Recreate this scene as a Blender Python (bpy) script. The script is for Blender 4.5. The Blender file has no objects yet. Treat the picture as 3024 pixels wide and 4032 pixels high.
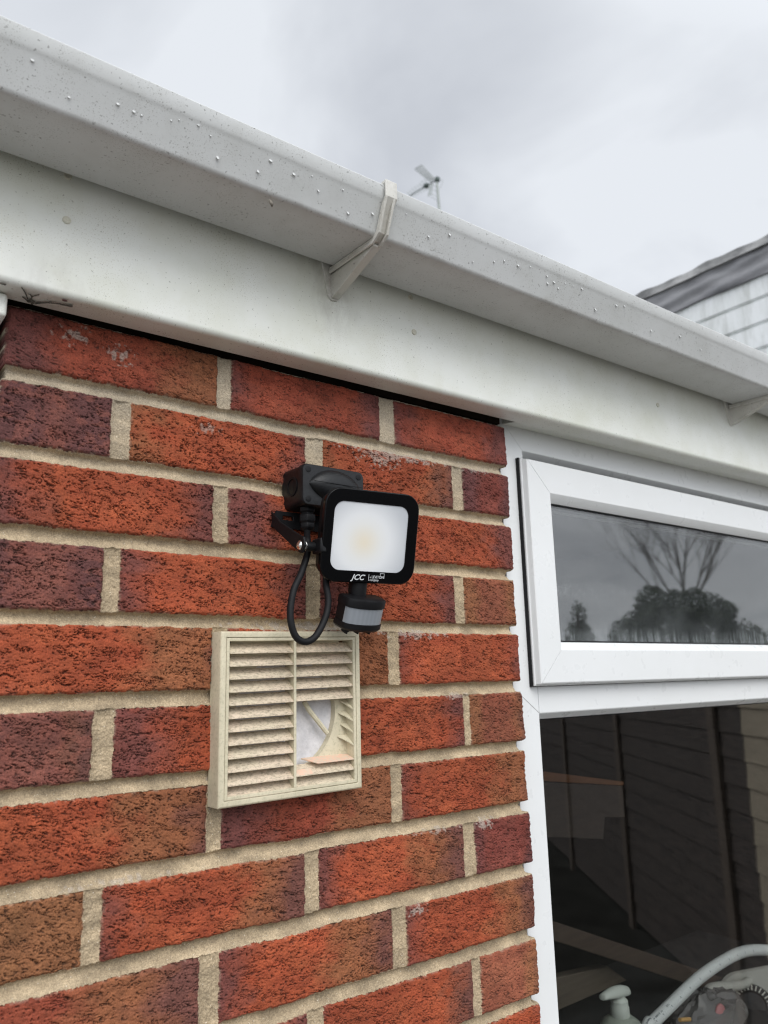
import bpy, bmesh, math, random
import numpy as np
from mathutils import Vector, Matrix, Euler

random.seed(7)
scene = bpy.context.scene
COL = scene.collection
ZO = 2.15                       # the top bed joint of the pier is 2.15 m above the paving
# ------------------------------------------------------------------ camera
CAM = np.array([-135.314, -738.711, -285.998])          # mm, X along the wall, Y into it, Z up from the top bed joint
ROT = np.array([[0.79400, -0.60740, -0.02500], [0.109, 0.182, -0.977], [0.598, 0.773, 0.211]])
_r = np.array([-0.213100634, -0.653200449, 0.0455036099]); _t = np.linalg.norm(_r); _k = _r / _t
_K = np.array([[0, -_k[2], _k[1]], [_k[2], 0, -_k[0]], [-_k[1], _k[0], 0]])
ROT = (np.eye(3) + math.sin(_t) * _K + (1 - math.cos(_t)) * _K @ _K) @ np.array([[1, 0, 0], [0, 0, -1], [0, 1, 0]], float)
FPX = 3071.23
cd = bpy.data.cameras.new("camera")
cam = bpy.data.objects.new("camera", cd); COL.objects.link(cam)
cd.sensor_fit = 'VERTICAL'; cd.sensor_height = 36.0; cd.lens = 36.0 * FPX / 4032
cd.clip_start = 0.02; cd.clip_end = 400
cd.dof.use_dof = True; cd.dof.focus_distance = 0.88; cd.dof.aperture_fstop = 7.5
m = Matrix.Identity(4)
for i in range(3):
    m[i][0] = ROT[0][i]; m[i][1] = -ROT[1][i]; m[i][2] = -ROT[2][i]
    m[i][3] = CAM[i] / 1000 + (ZO if i == 2 else 0)
cam.matrix_world = m
scene.camera = cam
scene.render.resolution_x = 768; scene.render.resolution_y = 1024

# ------------------------------------------------------------------ sky, sun, exposure
SUN_AZ, SUN_EL = math.radians(196), math.radians(44)     # azimuth clockwise from +Y
w = bpy.data.worlds.new("World"); scene.world = w; w.use_nodes = True
nt = w.node_tree; nt.nodes.clear()
def wn(t, **kw):
    n = nt.nodes.new(t)
    for k, v in kw.items(): setattr(n, k, v)
    return n
out = wn('ShaderNodeOutputWorld'); bg = wn('ShaderNodeBackground'); bg.inputs[1].default_value = 0.1
sky = wn('ShaderNodeTexSky', sky_type='NISHITA', sun_disc=False)
sky.sun_elevation = SUN_EL; sky.sun_rotation = SUN_AZ
tc = wn('ShaderNodeTexCoord')
sep = wn('ShaderNodeSeparateXYZ'); nt.links.new(tc.outputs['Generated'], sep.inputs[0])
zc = wn('ShaderNodeMath', operation='MAXIMUM'); nt.links.new(sep.outputs[2], zc.inputs[0]); zc.inputs[1].default_value = 0.0
za = wn('ShaderNodeMath', operation='ADD'); nt.links.new(zc.outputs[0], za.inputs[0]); za.inputs[1].default_value = 0.25
dx = wn('ShaderNodeMath', operation='DIVIDE'); nt.links.new(sep.outputs[0], dx.inputs[0]); nt.links.new(za.outputs[0], dx.inputs[1])
dy = wn('ShaderNodeMath', operation='DIVIDE'); nt.links.new(sep.outputs[1], dy.inputs[0]); nt.links.new(za.outputs[0], dy.inputs[1])
cmb = wn('ShaderNodeCombineXYZ'); nt.links.new(dx.outputs[0], cmb.inputs[0]); nt.links.new(dy.outputs[0], cmb.inputs[1])
nz = wn('ShaderNodeTexNoise'); nz.inputs['Scale'].default_value = 2.1; nz.inputs['Detail'].default_value = 5; nz.inputs['Roughness'].default_value = 0.5
nz.inputs['Distortion'].default_value = 0.35
mp = wn('ShaderNodeMapping'); mp.inputs['Location'].default_value = (4.631, 2.383, 5.0)
nt.links.new(cmb.outputs[0], mp.inputs[0]); nt.links.new(mp.outputs[0], nz.inputs['Vector'])
cr = wn('ShaderNodeValToRGB'); e = cr.color_ramp.elements
e[0].position = 0.31; e[0].color = (6.1, 6.4, 6.95, 1)
e[1].position = 0.55; e[1].color = (8.45, 8.8, 9.3, 1)
nt.links.new(nz.outputs[0], cr.inputs[0])
# the cloud is brighter round the hidden sun
vn = wn('ShaderNodeVectorMath', operation='DOT_PRODUCT')
vn.inputs[1].default_value = (math.sin(SUN_AZ) * math.cos(SUN_EL), math.cos(SUN_AZ) * math.cos(SUN_EL), math.sin(SUN_EL))
nt.links.new(tc.outputs['Generated'], vn.inputs[0])
mr = wn('ShaderNodeMapRange'); nt.links.new(vn.outputs['Value'], mr.inputs[0])
mr.inputs[1].default_value = 0.08; mr.inputs[2].default_value = 1.0; mr.inputs[3].default_value = 1.0; mr.inputs[4].default_value = 2.3
ml = wn('ShaderNodeMix', data_type='RGBA', blend_type='MULTIPLY'); ml.inputs[0].default_value = 1.0
nt.links.new(cr.outputs[0], ml.inputs[6]); nt.links.new(mr.outputs[0], ml.inputs[7])
mx = wn('ShaderNodeMix', data_type='RGBA'); mx.inputs[0].default_value = 0.94
nt.links.new(sky.outputs[0], mx.inputs[6]); nt.links.new(ml.outputs[2], mx.inputs[7])
nt.links.new(mx.outputs[2], bg.inputs[0]); nt.links.new(bg.outputs[0], out.inputs[0])
ld = bpy.data.lights.new("sun", 'SUN'); ld.energy = 1.5; ld.angle = math.radians(40); ld.color = (1.0, 0.97, 0.92)
sun = bpy.data.objects.new("sun", ld); COL.objects.link(sun)
sd = Vector((math.sin(SUN_AZ) * math.cos(SUN_EL), math.cos(SUN_AZ) * math.cos(SUN_EL), math.sin(SUN_EL)))
sun.rotation_euler = sd.to_track_quat('Z', 'Y').to_euler(); sun.location = sd * 20
vs = scene.view_settings; vs.view_transform = 'Standard'; vs.look = 'None'; vs.exposure = 0.0; vs.gamma = 1.0; vs.use_curve_mapping = False
scene.cycles.max_bounces = 8; scene.cycles.diffuse_bounces = 4; scene.cycles.transparent_max_bounces = 12
scene.cycles.use_denoising = True; scene.cycles.filter_width = 1.2
scene.cycles.use_adaptive_sampling = False

# ------------------------------------------------------------------ helpers
def ray(px, py):
    return ROT.T @ np.array([(px - 1512) / FPX, (py - 2016) / FPX, 1.0])
def at(px, py, Y):                      # the point of the vertical plane Y (mm) a pixel of the photograph shows
    d = ray(px, py); t = (Y - CAM[1]) / d[1]
    return CAM + t * d
def tile(ox, oy, s):
    return lambda x, y, Y: at(ox + s * x, oy + s * y, Y)

ORG = {}
def thing(name, label, cat, loc, group=None):
    o = bpy.data.objects.new(name, None); COL.objects.link(o)
    o.empty_display_size = 0.05
    o.location = (loc[0] / 1000, loc[1] / 1000, loc[2] / 1000 + ZO)
    ORG[o.name] = np.array(loc, float)
    tag(o, label, cat, group); return o
def tag(o, label=None, cat=None, group=None, kind=None):
    if label: o['label'] = label
    if cat: o['category'] = cat
    if group: o['group'] = group
    if kind: o['kind'] = kind

class MB:
    def __init__(s): s.v = []; s.f = []
    def add(s, vs, fs):
        n = len(s.v); s.v += [tuple(map(float, q)) for q in vs]; s.f += [tuple(i + n for i in f) for f in fs]; return s
    def box(s, x0, x1, y0, y1, z0, z1):
        return s.add([(x0, y0, z0), (x1, y0, z0), (x1, y1, z0), (x0, y1, z0), (x0, y0, z1), (x1, y0, z1), (x1, y1, z1), (x0, y1, z1)],
                     [(0, 3, 2, 1), (4, 5, 6, 7), (0, 1, 5, 4), (1, 2, 6, 5), (2, 3, 7, 6), (3, 0, 4, 7)])
    def loops(s, L, cap0=True, cap1=True, closed=True):
        n = len(L[0]); vs = [q for l in L for q in l]; fs = []
        for i in range(len(L) - 1):
            for j in range(n if closed else n - 1):
                k = (j + 1) % n
                fs.append((i * n + j, i * n + k, (i + 1) * n + k, (i + 1) * n + j))
        if cap0: fs.append(tuple(range(n))[::-1])
        if cap1: fs.append(tuple((len(L) - 1) * n + j for j in range(n)))
        return s.add(vs, fs)
    def prism_x(s, poly, x0, x1):          # poly of (y, z)
        return s.loops([[(x0, y, z) for y, z in poly], [(x1, y, z) for y, z in poly]])
    def tube(s, pts, rad, n=10, caps=True):
        P = [Vector(q) for q in pts]; rad = rad if hasattr(rad, '__len__') else [rad] * len(P)
        T = []
        for i in range(len(P)):
            a = P[max(i - 1, 0)]; b = P[min(i + 1, len(P) - 1)]; T.append((b - a).normalized())
        u = T[0].orthogonal().normalized(); L = []
        for i in range(len(P)):
            u = (u - T[i] * u.dot(T[i])).normalized(); v = T[i].cross(u)
            L.append([tuple(P[i] + (u * math.cos(2 * math.pi * j / n) + v * math.sin(2 * math.pi * j / n)) * rad[i]) for j in range(n)])
        return s.loops(L, caps, caps)
    def lathe(s, prof, c, n=32, axis='z'):  # prof of (r, h)
        L = []
        for r, h in prof:
            l = []
            for j in range(n):
                a = 2 * math.pi * j / n
                q = (r * math.cos(a), r * math.sin(a), h)
                if axis == 'y': q = (q[0], h, q[1])
                if axis == 'x': q = (h, q[0], q[1])
                l.append((c[0] + q[0], c[1] + q[1], c[2] + q[2]))
            L.append(l)
        return s.loops(L)
    def ball(s, c, r, nu=16, nv=10):
        r = r if hasattr(r, '__len__') else (r, r, r)
        L = []
        for i in range(1, nv):
            t = math.pi * i / nv
            L.append([(c[0] + r[0] * math.sin(t) * math.cos(2 * math.pi * j / nu), c[1] + r[1] * math.sin(t) * math.sin(2 * math.pi * j / nu), c[2] - r[2] * math.cos(t)) for j in range(nu)])
        return s.loops(L)
    def map(s, fn):
        s.v = [tuple(fn(np.array(q))) for q in s.v]; return s
    def build(s, name, mat, parent=None, smooth=False, bevel=0, seg=2, angle=35, origin=None, fix=True):
        org = ORG[parent.name] if parent is not None else (np.array(origin, float) if origin is not None else np.zeros(3))
        V = (np.array(s.v) - org) / 1000
        if parent is None and origin is None: V[:, 2] += ZO
        me = bpy.data.meshes.new(name); me.from_pydata(V.tolist(), [], s.f); me.update()
        if fix:
            bm = bmesh.new(); bm.from_mesh(me); bmesh.ops.recalc_face_normals(bm, faces=bm.faces); bm.to_mesh(me); bm.free()
        o = bpy.data.objects.new(name, me); COL.objects.link(o)
        if mat is not None: me.materials.append(mat)
        ORG[o.name] = org
        if parent is not None: o.parent = parent
        elif origin is not None: o.location = (org[0] / 1000, org[1] / 1000, org[2] / 1000 + ZO)
        if smooth:
            me.polygons.foreach_set('use_smooth', [True] * len(me.polygons))
            me.set_sharp_from_angle(angle=math.radians(angle))
        if bevel:
            b = o.modifiers.new('bevel', 'BEVEL'); b.width = bevel / 1000; b.segments = seg; b.limit_method = 'ANGLE'; b.angle_limit = math.radians(30)
            b.harden_normals = False
            me.polygons.foreach_set('use_smooth', [True] * len(me.polygons))
            me.set_sharp_from_angle(angle=math.radians(60))
        return o

def smooth_pts(P, n=8):                     # Catmull-Rom through P
    P = [np.array(q, float) for q in P]; Q = [2 * P[0] - P[1]] + P + [2 * P[-1] - P[-2]]; R = []
    for i in range(1, len(Q) - 2):
        for k in range(n):
            t = k / n
            R.append(0.5 * ((2 * Q[i]) + (-Q[i - 1] + Q[i + 1]) * t + (2 * Q[i - 1] - 5 * Q[i] + 4 * Q[i + 1] - Q[i + 2]) * t * t + (-Q[i - 1] + 3 * Q[i] - 3 * Q[i + 1] + Q[i + 2]) * t ** 3))
    R.append(P[-1]); return R
def rrect(wd, h, r, cx, cz, y, n=8):
    L = []
    for k, (sx, sz) in enumerate(((1, 1), (-1, 1), (-1, -1), (1, -1))):
        for i in range(n + 1):
            a = math.pi / 2 * (k + i / n)
            L.append((cx + sx * (wd / 2 - r) + r * math.cos(a), y, cz + sz * (h / 2 - r) + r * math.sin(a)))
    return L

# ------------------------------------------------------------------ materials
class NT:
    def __init__(s, name):
        s.m = bpy.data.materials.new(name); s.m.use_nodes = True; s.t = s.m.node_tree
        s.b = s.t.nodes['Principled BSDF']; s.o = s.t.nodes['Material Output']
    def n(s, t, **kw):
        q = s.t.nodes.new(t)
        for k, v in kw.items():
            if k.startswith('i_'): q.inputs[k[2:].replace('_', ' ')].default_value = v
            else: setattr(q, k, v)
        return q
    def l(s, a, b): s.t.links.new(a, b)
    def pos(s, sc=(1, 1, 1)):
        if not hasattr(s, 'geo'): s.geo = s.n('ShaderNodeTexCoord')
        mpn = s.n('ShaderNodeMapping'); mpn.inputs['Scale'].default_value = sc
        s.l(s.geo.outputs['Object'], mpn.inputs[0]); return mpn.outputs[0]
    def noise(s, scale, detail=4, rough=0.55, sc=(1, 1, 1), dist=0.0):
        q = s.n('ShaderNodeTexNoise'); q.inputs['Scale'].default_value = scale; q.inputs['Detail'].default_value = detail
        q.inputs['Roughness'].default_value = rough; q.inputs['Distortion'].default_value = dist
        s.l(s.pos(sc), q.inputs['Vector']); return q.outputs[0]
    def ramp(s, v, stops):
        q = s.n('ShaderNodeValToRGB'); e = q.color_ramp.elements
        while len(e) < len(stops): e.new(0.5)
        for i, (p, c) in enumerate(stops):
            e[i].position = p; e[i].color = (c, c, c, 1) if not hasattr(c, '__len__') else (*c, 1)
        s.l(v, q.inputs[0]); return q.outputs[0]
    def mix(s, f, a, b, mode='MIX'):
        q = s.n('ShaderNodeMix', data_type='RGBA', blend_type=mode)
        for i, x in ((0, f), (6, a), (7, b)):
            if isinstance(x, bpy.types.NodeSocket): s.l(x, q.inputs[i])
            elif i == 0: q.inputs[0].default_value = x
            else: q.inputs[i].default_value = (*x, 1) if len(x) == 3 else x
        return q.outputs[2]
    def bump(s, h, strength=0.3, dist=0.001):
        q = s.n('ShaderNodeBump'); q.inputs['Strength'].default_value = strength; q.inputs['Distance'].default_value = dist
        s.l(h, q.inputs['Height']); s.l(q.outputs[0], s.b.inputs['Normal'])
    def col(s, c):
        if isinstance(c, bpy.types.NodeSocket): s.l(c, s.b.inputs['Base Color'])
        else: s.b.inputs['Base Color'].default_value = (*c, 1)
    def rough(s, r):
        if isinstance(r, bpy.types.NodeSocket): s.l(r, s.b.inputs['Roughness'])
        else: s.b.inputs['Roughness'].default_value = r
    def spec(s, v): s.b.inputs['Specular IOR Level'].default_value = v

def speckled(name, base, tint, speck, dirt=0.35, big=0.0, rough=0.38, scale=420, spk=(0.29, 0.34), dens=14):
    t = NT(name)
    c = t.mix(t.ramp(t.noise(9, 5, 0.6), [(0.38, 0.0), (0.72, 1.0)]), base, tint)
    m1 = t.ramp(t.noise(scale, 2, 0.5), [(spk[0], 1.0), (spk[1], 0.0)])
    m2 = t.ramp(t.noise(dens, 3, 0.6), [(0.42, 0.0), (0.62, 1.0)])
    mm = t.mix(1.0, m1, m2, 'MULTIPLY')
    c = t.mix(t.mix(1.0, mm, (dirt, dirt, dirt), 'MULTIPLY'), c, speck)
    m3 = t.ramp(t.noise(scale * 0.42, 2, 0.5), [(spk[0] - 0.035, 1.0), (spk[0] - 0.005, 0.0)])
    c = t.mix(t.mix(1.0, m3, (0.5, 0.5, 0.5), 'MULTIPLY'), c, tuple(x * 0.35 for x in speck))
    if big: c = t.mix(t.mix(1.0, t.ramp(t.noise(26, 6, 0.7, (1, 1, 1)), [(0.52, 0.0), (0.68, 1.0)]), (big, big, big), 'MULTIPLY'), c, tuple(x * 1.6 for x in speck))
    t.col(c); t.rough(t.ramp(t.noise(40, 4), [(0.3, rough - 0.06), (0.7, rough + 0.12)])); t.bump(t.noise(700, 2), 0.06, 0.0004)
    return t.m
M = {}
def grimed(mat, spots, c, amt):                     # smudges of grime round given object-space points
    g = NT('tmp'); bpy.data.materials.remove(g.m); g.m = mat; g.t = mat.node_tree; g.b = g.t.nodes['Principled BSDF']; g.geo = g.n('ShaderNodeTexCoord')
    nn = g.ramp(g.noise(45, 6, .75, (1, 1, .5)), [(.36, 0.0), (.68, 1.0)])
    for (x, y, z, rad) in spots:
        mpn = g.n('ShaderNodeMapping'); g.l(g.geo.outputs['Object'], mpn.inputs[0]); mpn.inputs['Location'].default_value = (-x, -y, -z)
        ln = g.n('ShaderNodeVectorMath', operation='LENGTH'); g.l(mpn.outputs[0], ln.inputs[0])
        k = g.mix(1.0, g.ramp(ln.outputs['Value'], [(rad * .15, amt), (rad, 0.0)]), nn, 'MULTIPLY')
        old = g.b.inputs['Base Color'].links[0].from_socket; g.l(g.mix(k, old, c), g.b.inputs['Base Color'])
M['gutter'] = speckled('gutter_plastic', (0.63, 0.64, 0.635), (0.565, 0.575, 0.56), (0.17, 0.16, 0.13), 0.55, 0.10, 0.36, 820, (0.335, 0.40), 22)
M['fascia'] = speckled('fascia_plastic', (0.80, 0.81, 0.76), (0.70, 0.71, 0.62), (0.30, 0.26, 0.14), 0.6, 0.07, 0.36, 760, (0.33, 0.39))
grimed(M['fascia'], [(-.272, 0, .135, .05), (-.262, 0, .08, .045), (.612, 0, .15, .05), (-.57, .02, .008, .05)], (.26, .235, .19), .5)
M['bracket'] = speckled('bracket_plastic', (0.70, 0.69, 0.66), (0.56, 0.54, 0.48), (0.14, 0.13, 0.10), 0.6, 0.45, 0.45)
M['upvc'] = speckled('window_plastic', (0.735, 0.745, 0.745), (0.715, 0.725, 0.72), (0.55, 0.54, 0.50), 0.10, 0.0, 0.30, 300, (0.25, 0.28))
def plain(name, c, r=0.5, spec=0.5, var=0.0, scale=60, bump=0.0):
    t = NT(name)
    if var: t.col(t.mix(t.ramp(t.noise(scale, 5, 0.6), [(0.3, 0.0), (0.7, 1.0)]), tuple(x * (1 - var) for x in c), tuple(min(1, x * (1 + var)) for x in c)))
    else: t.col(c)
    t.rough(r); t.spec(spec)
    if bump: t.bump(t.noise(scale * 4, 3), bump, 0.001)
    return t.m
M['black'] = plain('black_plastic', (0.006, 0.006, 0.007), 0.48, 0.22, 0.25, 80, 0.1)
M['black_gloss'] = plain('black_glass_edge', (0.003, 0.003, 0.0035), 0.2, 0.2)
M['rubber'] = plain('black_rubber', (0.008, 0.008, 0.009), 0.55, 0.2, 0.3, 120, 0.15)
M['box_black'] = plain('weathered_black_plastic', (0.007, 0.0074, 0.0085), 0.42, 0.35, 0.4, 90, 0.25)
M['print'] = plain('printed_grey', (0.62, 0.63, 0.64), 0.5)
t = NT('steel'); t.col((0.85, 0.84, 0.82)); t.b.inputs['Metallic'].default_value = 1; t.rough(0.2); M['steel'] = t.m
M['gasket'] = plain('gasket_rubber', (0.010, 0.010, 0.011), 0.6, 0.2)
M['dark_timber'] = plain('hidden_timber', (0.03, 0.022, 0.016), 0.9, 0.1, 0.4, 30)
# ------------------------------------------------------------------ brick pier
def vnoise(x, y, seed):
    xi = np.floor(x).astype(np.int64); yi = np.floor(y).astype(np.int64)
    fx = x - xi; fy = y - yi; fx = fx * fx * fx * (fx * (fx * 6 - 15) + 10); fy = fy * fy * fy * (fy * (fy * 6 - 15) + 10)
    def h(a, b):
        k = (a * 374761393 + b * 668265263 + seed * 1442695041) & 0xFFFFFFFF
        k = ((k ^ (k >> 13)) * 1274126177) & 0xFFFFFFFF
        k = ((k ^ (k >> 16)) * 2246822519) & 0xFFFFFFFF
        return ((k ^ (k >> 15)) & 0xFFFFFF) / float(0xFFFFFF)
    a = h(xi, yi); b = h(xi + 1, yi); c = h(xi, yi + 1); d = h(xi + 1, yi + 1)
    return (a + (b - a) * fx) * (1 - fy) + (c + (d - c) * fx) * fy
def fbm(x, y, seed, oct=4, gain=0.5):
    s = 0; a = 1; n = 0
    for o in range(oct):
        s = s + a * vnoise(x * 2 ** o + 13.7 * o, y * 2 ** o + 7.3 * o, seed + o); n += a; a *= gain
    return s / n
# courses: (top, bottom, [(left, right, kind, mauve_left, mauve_right, tan_left, tan_right), ...])
CRS = [
 (65.2, 7, [(0, 212.7, 'r', .28, .0, 0, .22), (229, 433.6, 'r', .16, .22, 0, 0), (458, 661.5, 'r', .2, .28, 0, 0)]),
 (-7.2, -66.8, [(0, 101, 'm', .5, .5, 0, 0), (120.5, 325, 'o', 0, .22, .2, 0), (349, 553.5, 'o', 0, .2, .1, .15), (572, 662, 'd', .4, .3, 0, 0)]),
 (-81, -141.4, [(0, 211.5, 'o', .22, .24, 0, 0), (228.5, 438, 'o', .36, .1, 0, 0), (457, 662, 'o', .1, .3, 0, 0)]),
 (-156.3, -217, [(0, 100.5, 'm', .3, .4, 0, 0), (116.5, 325, 'o', .22, .24, 0, 0), (344, 549.5, 'o', .3, .24, 0, 0), (566, 663, 'b', 0, .1, .3, .2)]),
 (-230, -291, [(0, 213.2, 'o', .12, .05, 0, .3), (230, 438.2, 'o', .1, 0, 0, .5), (455.4, 662.5, 'o', .16, .16, 0, 0)]),
 (-306, -368, [(0, 98.5, 'm', .3, .3, .2, .2), (118, 325, 'o', .34, 0, 0, 0), (342, 555.9, 'o', .1, .22, 0, 0), (567, 664.5, 'b', 0, .2, .3, .2)]),
 (-381.5, -443.6, [(0, 212, 'o', .06, .18, 0, .4), (227.4, 438, 'r', .3, 0, 0, .35), (453, 662.6, 'o', .16, .05, 0, .25)]),
 (-458.6, -518.2, [(0, 98.7, 't', 0, 0, .5, .5), (114.5, 322.5, 'o', .16, .24, 0, .3), (339.6, 546, 'o', .2, .28, 0, .35), (565.2, 665.7, 'd', .2, .2, 0, 0)]),
 (-533.5, -594.6, [(0, 207.6, 'r', .05, .3, 0, .5), (227.7, 435.3, 'o', .22, .2, 0, .4), (454.3, 663.5, 'o', .18, .2, 0, .3)]),
 (-608.6, -670, [(0, 97, 'm', .2, .2, 0, 0), (113, 324, 'o', .2, .2, 0, 0), (344, 550.3, 'o', .12, .22, .0, .1), (563.7, 664, 'b', 0, .1, 0, .2)]),
]
for k in range(10, 30):
    zt, zb = -75 * (k - 1) - 7, -75 * k + 7
    CRS.append((zt, zb, [(0, 215, 'o', .2, .2, 0, .2), (227, 440, 'r', .2, .2, 0, 0), (452, 663, 'o', .2, .1, 0, 0)] if k % 2 == 0 else
                [(0, 101, 'm', .2, .2, 0, 0), (114, 325, 'o', .2, .2, 0, 0), (340, 550, 'o', .2, .2, 0, .2), (565, 663, 'b', 0, 0, 0, .3)]))
def build_wall():
    st = 0.62
    xs = np.arange(-3, 670.1, st)
    zs = np.concatenate([np.arange(66, -720, -st), np.arange(-720, -2150.1, -6.0)])
    X, Z = np.meshgrid(xs, zs)
    # edges of bricks wander a little
    jx = (fbm(X / 7, Z / 5, 11, 3) - .5) * 2.8; jz = (fbm(X / 6, Z / 7, 21, 3) - .5) * 2.4
    Xj = X + jx; Zj = Z + jz + (fbm(X / 60, Z * 0 + 3, 5, 2) - .5) * 3
    H = np.full(X.shape, -99.0); D = np.full(X.shape, 99.0)         # D: distance outside the nearest brick
    bc = np.zeros(X.shape + (3,)); inside = np.zeros(X.shape, bool)
    PAL = dict(o=(.300, .064, .0245), r=(.235, .050, .025), m=(.165, .055, .041), d=(.165, .040, .028), b=(.225, .069, .037), t=(.20, .086, .036))
    MAUVE = np.array((.102, .040, .040)); TAN = np.array((.235, .095, .040))
    rng = np.random.default_rng(5)
    n1 = fbm(X / 26, Z / 17, 31, 4); n2 = fbm(X / 9, Z / 6, 41, 4); n3 = fbm(X / 48, Z / 30, 51, 3)
    crack = np.zeros(X.shape); bid = 0
    for (zt, zb, bs) in CRS:
        for (xl, xr, kind, ml, mr_, tl, tr) in bs:
            bid += 1
            sel = (X > xl - 14) & (X < xr + 14) & (Z > zb - 14) & (Z < zt + 14)
            r0, r1 = np.where(sel.any(1))[0][[0, -1]]; c0, c1 = np.where(sel.any(0))[0][[0, -1]]
            S = (slice(r0, r1 + 1), slice(c0, c1 + 1))
            x = Xj[S]; z = Zj[S]
            dxx = np.maximum(xl - x, x - xr); dzz = np.maximum(zb - z, z - zt)
            dd = np.where((dxx > 0) & (dzz > 0), np.hypot(np.maximum(dxx, 0), np.maximum(dzz, 0)), np.maximum(dxx, dzz))
            D[S] = np.minimum(D[S], dd)
            ins = dd < 0
            off = rng.uniform(-.9, .9); tx = rng.uniform(-1, 1) * .9; tz = rng.uniform(-1, 1) * .5
            u = (x - xl) / (xr - xl); v = (z - zb) / (zt - zb)
            # torn, dragged face: short ragged ledges running along the brick, a little downhill
            sgn = rng.choice([.10, .22, .30]); ox, oz = rng.uniform(0, 900, 2)
            xx = x + ox; zz = z + oz + sgn * x
            wob = (fbm(xx / 2.8, zz / 3.0, 61, 3) - .5) * 2.6
            a = fbm(xx / 27, (zz + wob) / 5.0, 71, 2)
            lev = a * rng.uniform(7.5, 10.5); fr = lev - np.floor(lev)
            ledge = np.where(fr < .90, fr / .90, (1 - fr) / .10)           # ramps ending in steep drops
            mask = np.clip((fbm(xx / 13, zz / 4.2, 81, 3) - rng.uniform(.46, .53)) * 9, 0, 1)
            depth = (1 - ledge) ** 4.6 * mask
            pit = np.clip((.33 - fbm(xx / 2.7, zz / 1.5, 91, 2)) * 7, 0, 1)
            rough = (fbm(xx / 2.0, zz / 1.5, 95, 3) - .5)
            amp = dict(m=.9, d=.8, b=.8, t=.9).get(kind, 1.0)
            if zt > 50: amp *= .6
            h = off + tx * (u - .5) + tz * (v - .5) - amp * (3.6 * depth + 1.8 * pit) + 1.15 * rough + (n3[S] - .5) * 2
            ed = np.clip(-dd / 3.2, 0, 1); h = h - 2.6 * (1 - ed) ** 2.2
            H[S] = np.where(ins, h, H[S]); crack[S] = np.where(ins, np.clip(depth * amp + pit * .8, 0, 1), crack[S])
            base = np.array(PAL[kind])
            wv = (n1[S] - .5) * .28
            mm = np.maximum(np.clip((ml - u + wv) / .20, 0, 1) if ml else 0 * u, np.clip((u - (1 - mr_) + wv) / .20, 0, 1) if mr_ else 0 * u)
            tt = np.maximum(np.clip((tl - u + wv) / .18, 0, 1) if tl else 0 * u, np.clip((u - (1 - tr - .12) + wv) / .2, 0, 1) if tr else 0 * u)
            c = base * (1 + (n3[S] - .5)[..., None] * .6)
            c = c * (1 + (n1[S] - .5)[..., None] * .5 * np.array((.5, 1.0, .9)))
            c = c * (1 - tt[..., None] * .75) + TAN * tt[..., None] * .75
            c = c * (1 - mm[..., None] * .74) + MAUVE * mm[..., None] * .74
            if kind == 'm': c = c * (1 - .45 * (n2[S][..., None] > .55)) + np.array((.19, .062, .042)) * .45 * (n2[S][..., None] > .55)
            c = c * (1 + (n2[S] - .5)[..., None] * .55) * rng.uniform(.93, 1.07)
            bc[S] = np.where(ins[..., None], c, bc[S]); inside[S] |= ins
    # bucket-handle mortar joints
    dm = np.clip(D, 0, 20)
    g = fbm(X / 1.6, Z / 1.6, 101, 2) - .5
    mh = -2.4 - 6.4 * np.sin(np.clip(dm / 7.5, 0, 1) * math.pi / 2) + g * 1.1 + (fbm(X / 14, Z / 9, 111, 3) - .5) * 2.2
    tb = np.full(X.shape, -1.0)                       # how far down a bed joint, 0 under the upper brick to 1 on the lower
    for k in range(len(CRS) - 1):
        q0, q1 = CRS[k][1], CRS[k + 1][0]
        tt_ = (q0 - Zj) / (q0 - q1); tb = np.where((tt_ >= 0) & (tt_ <= 1), tt_, tb)
    bedh = -2.0 - 7.6 * np.sin(np.clip(tb, 0, 1) ** .6 * math.pi) ** .9 + g * 1.0 + (fbm(X / 18, Z / 9, 111, 3) - .5) * 2.0
    perp = -2.6 - 2.2 * np.sin(np.clip(dm / 6, 0, 1) * math.pi / 2) + g * 1.3 + (fbm(X / 9, Z / 12, 113, 3) - .5) * 2.0
    mh = np.where(tb >= 0, np.where(dm < 1.0, np.maximum(bedh, -4.5), bedh), perp)
    H = np.where(inside, H, mh)
    MC = np.array((.385, .30, .195))
    mcol = MC * (1 + (fbm(X / 22, Z / 9, 121, 4) - .5)[..., None] * .8) * (1 + g[..., None] * .35)
    paler = np.clip((Z + 120) / 160, 0, 1)[..., None] * .45
    mcol = mcol * (1 - paler) + np.array((.46, .42, .35)) * paler
    col = np.where(inside[..., None], bc, mcol)
    # smears of mortar and bloom on faces (where the photograph has them)
    bl = np.zeros(X.shape)
    for (cx, cz, rx, rz, s, thr) in [(455, -9, 95, 7, 9, .0), (430, -18, 40, 14, 1.0, .08), (60, 50, 22, 14, 1, .12), (107, 40, 20, 12, 1, .14), (600, -8, 40, 9, 1, .1), (585, -462, 18, 9, 1, .0),
                                     (200, -20, 22, 8, .8, .15), (480, -232, 60, 7, 1, .05), (330, -226, 110, 7, 1, .0), (470, -540, 20, 8, 1, .1), (300, -388, 30, 8, .6, .15), (215, -390, 5, 16, 1, 0), (216, -255, 5, 22, 1, .0),
                                     (505, -460, 40, 5, .8, .1), (130, -455, 60, 4, .8, .1), (540, -307, 30, 5, .8, .05)]:
        d = np.clip(1 - np.hypot((X - cx) / rx, (Z - cz) / rz), 0, 1)
        bl = np.maximum(bl, np.clip((d * .55 + (fbm(X / 4, Z / 4, int(abs(cx)) + 7, 4) - .5) * 1.5 - thr - .12) * 4, 0, 1) * min(s, 1) * (d > 0))
    bl = bl * .62 * (1 - .5 * crack)
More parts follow.
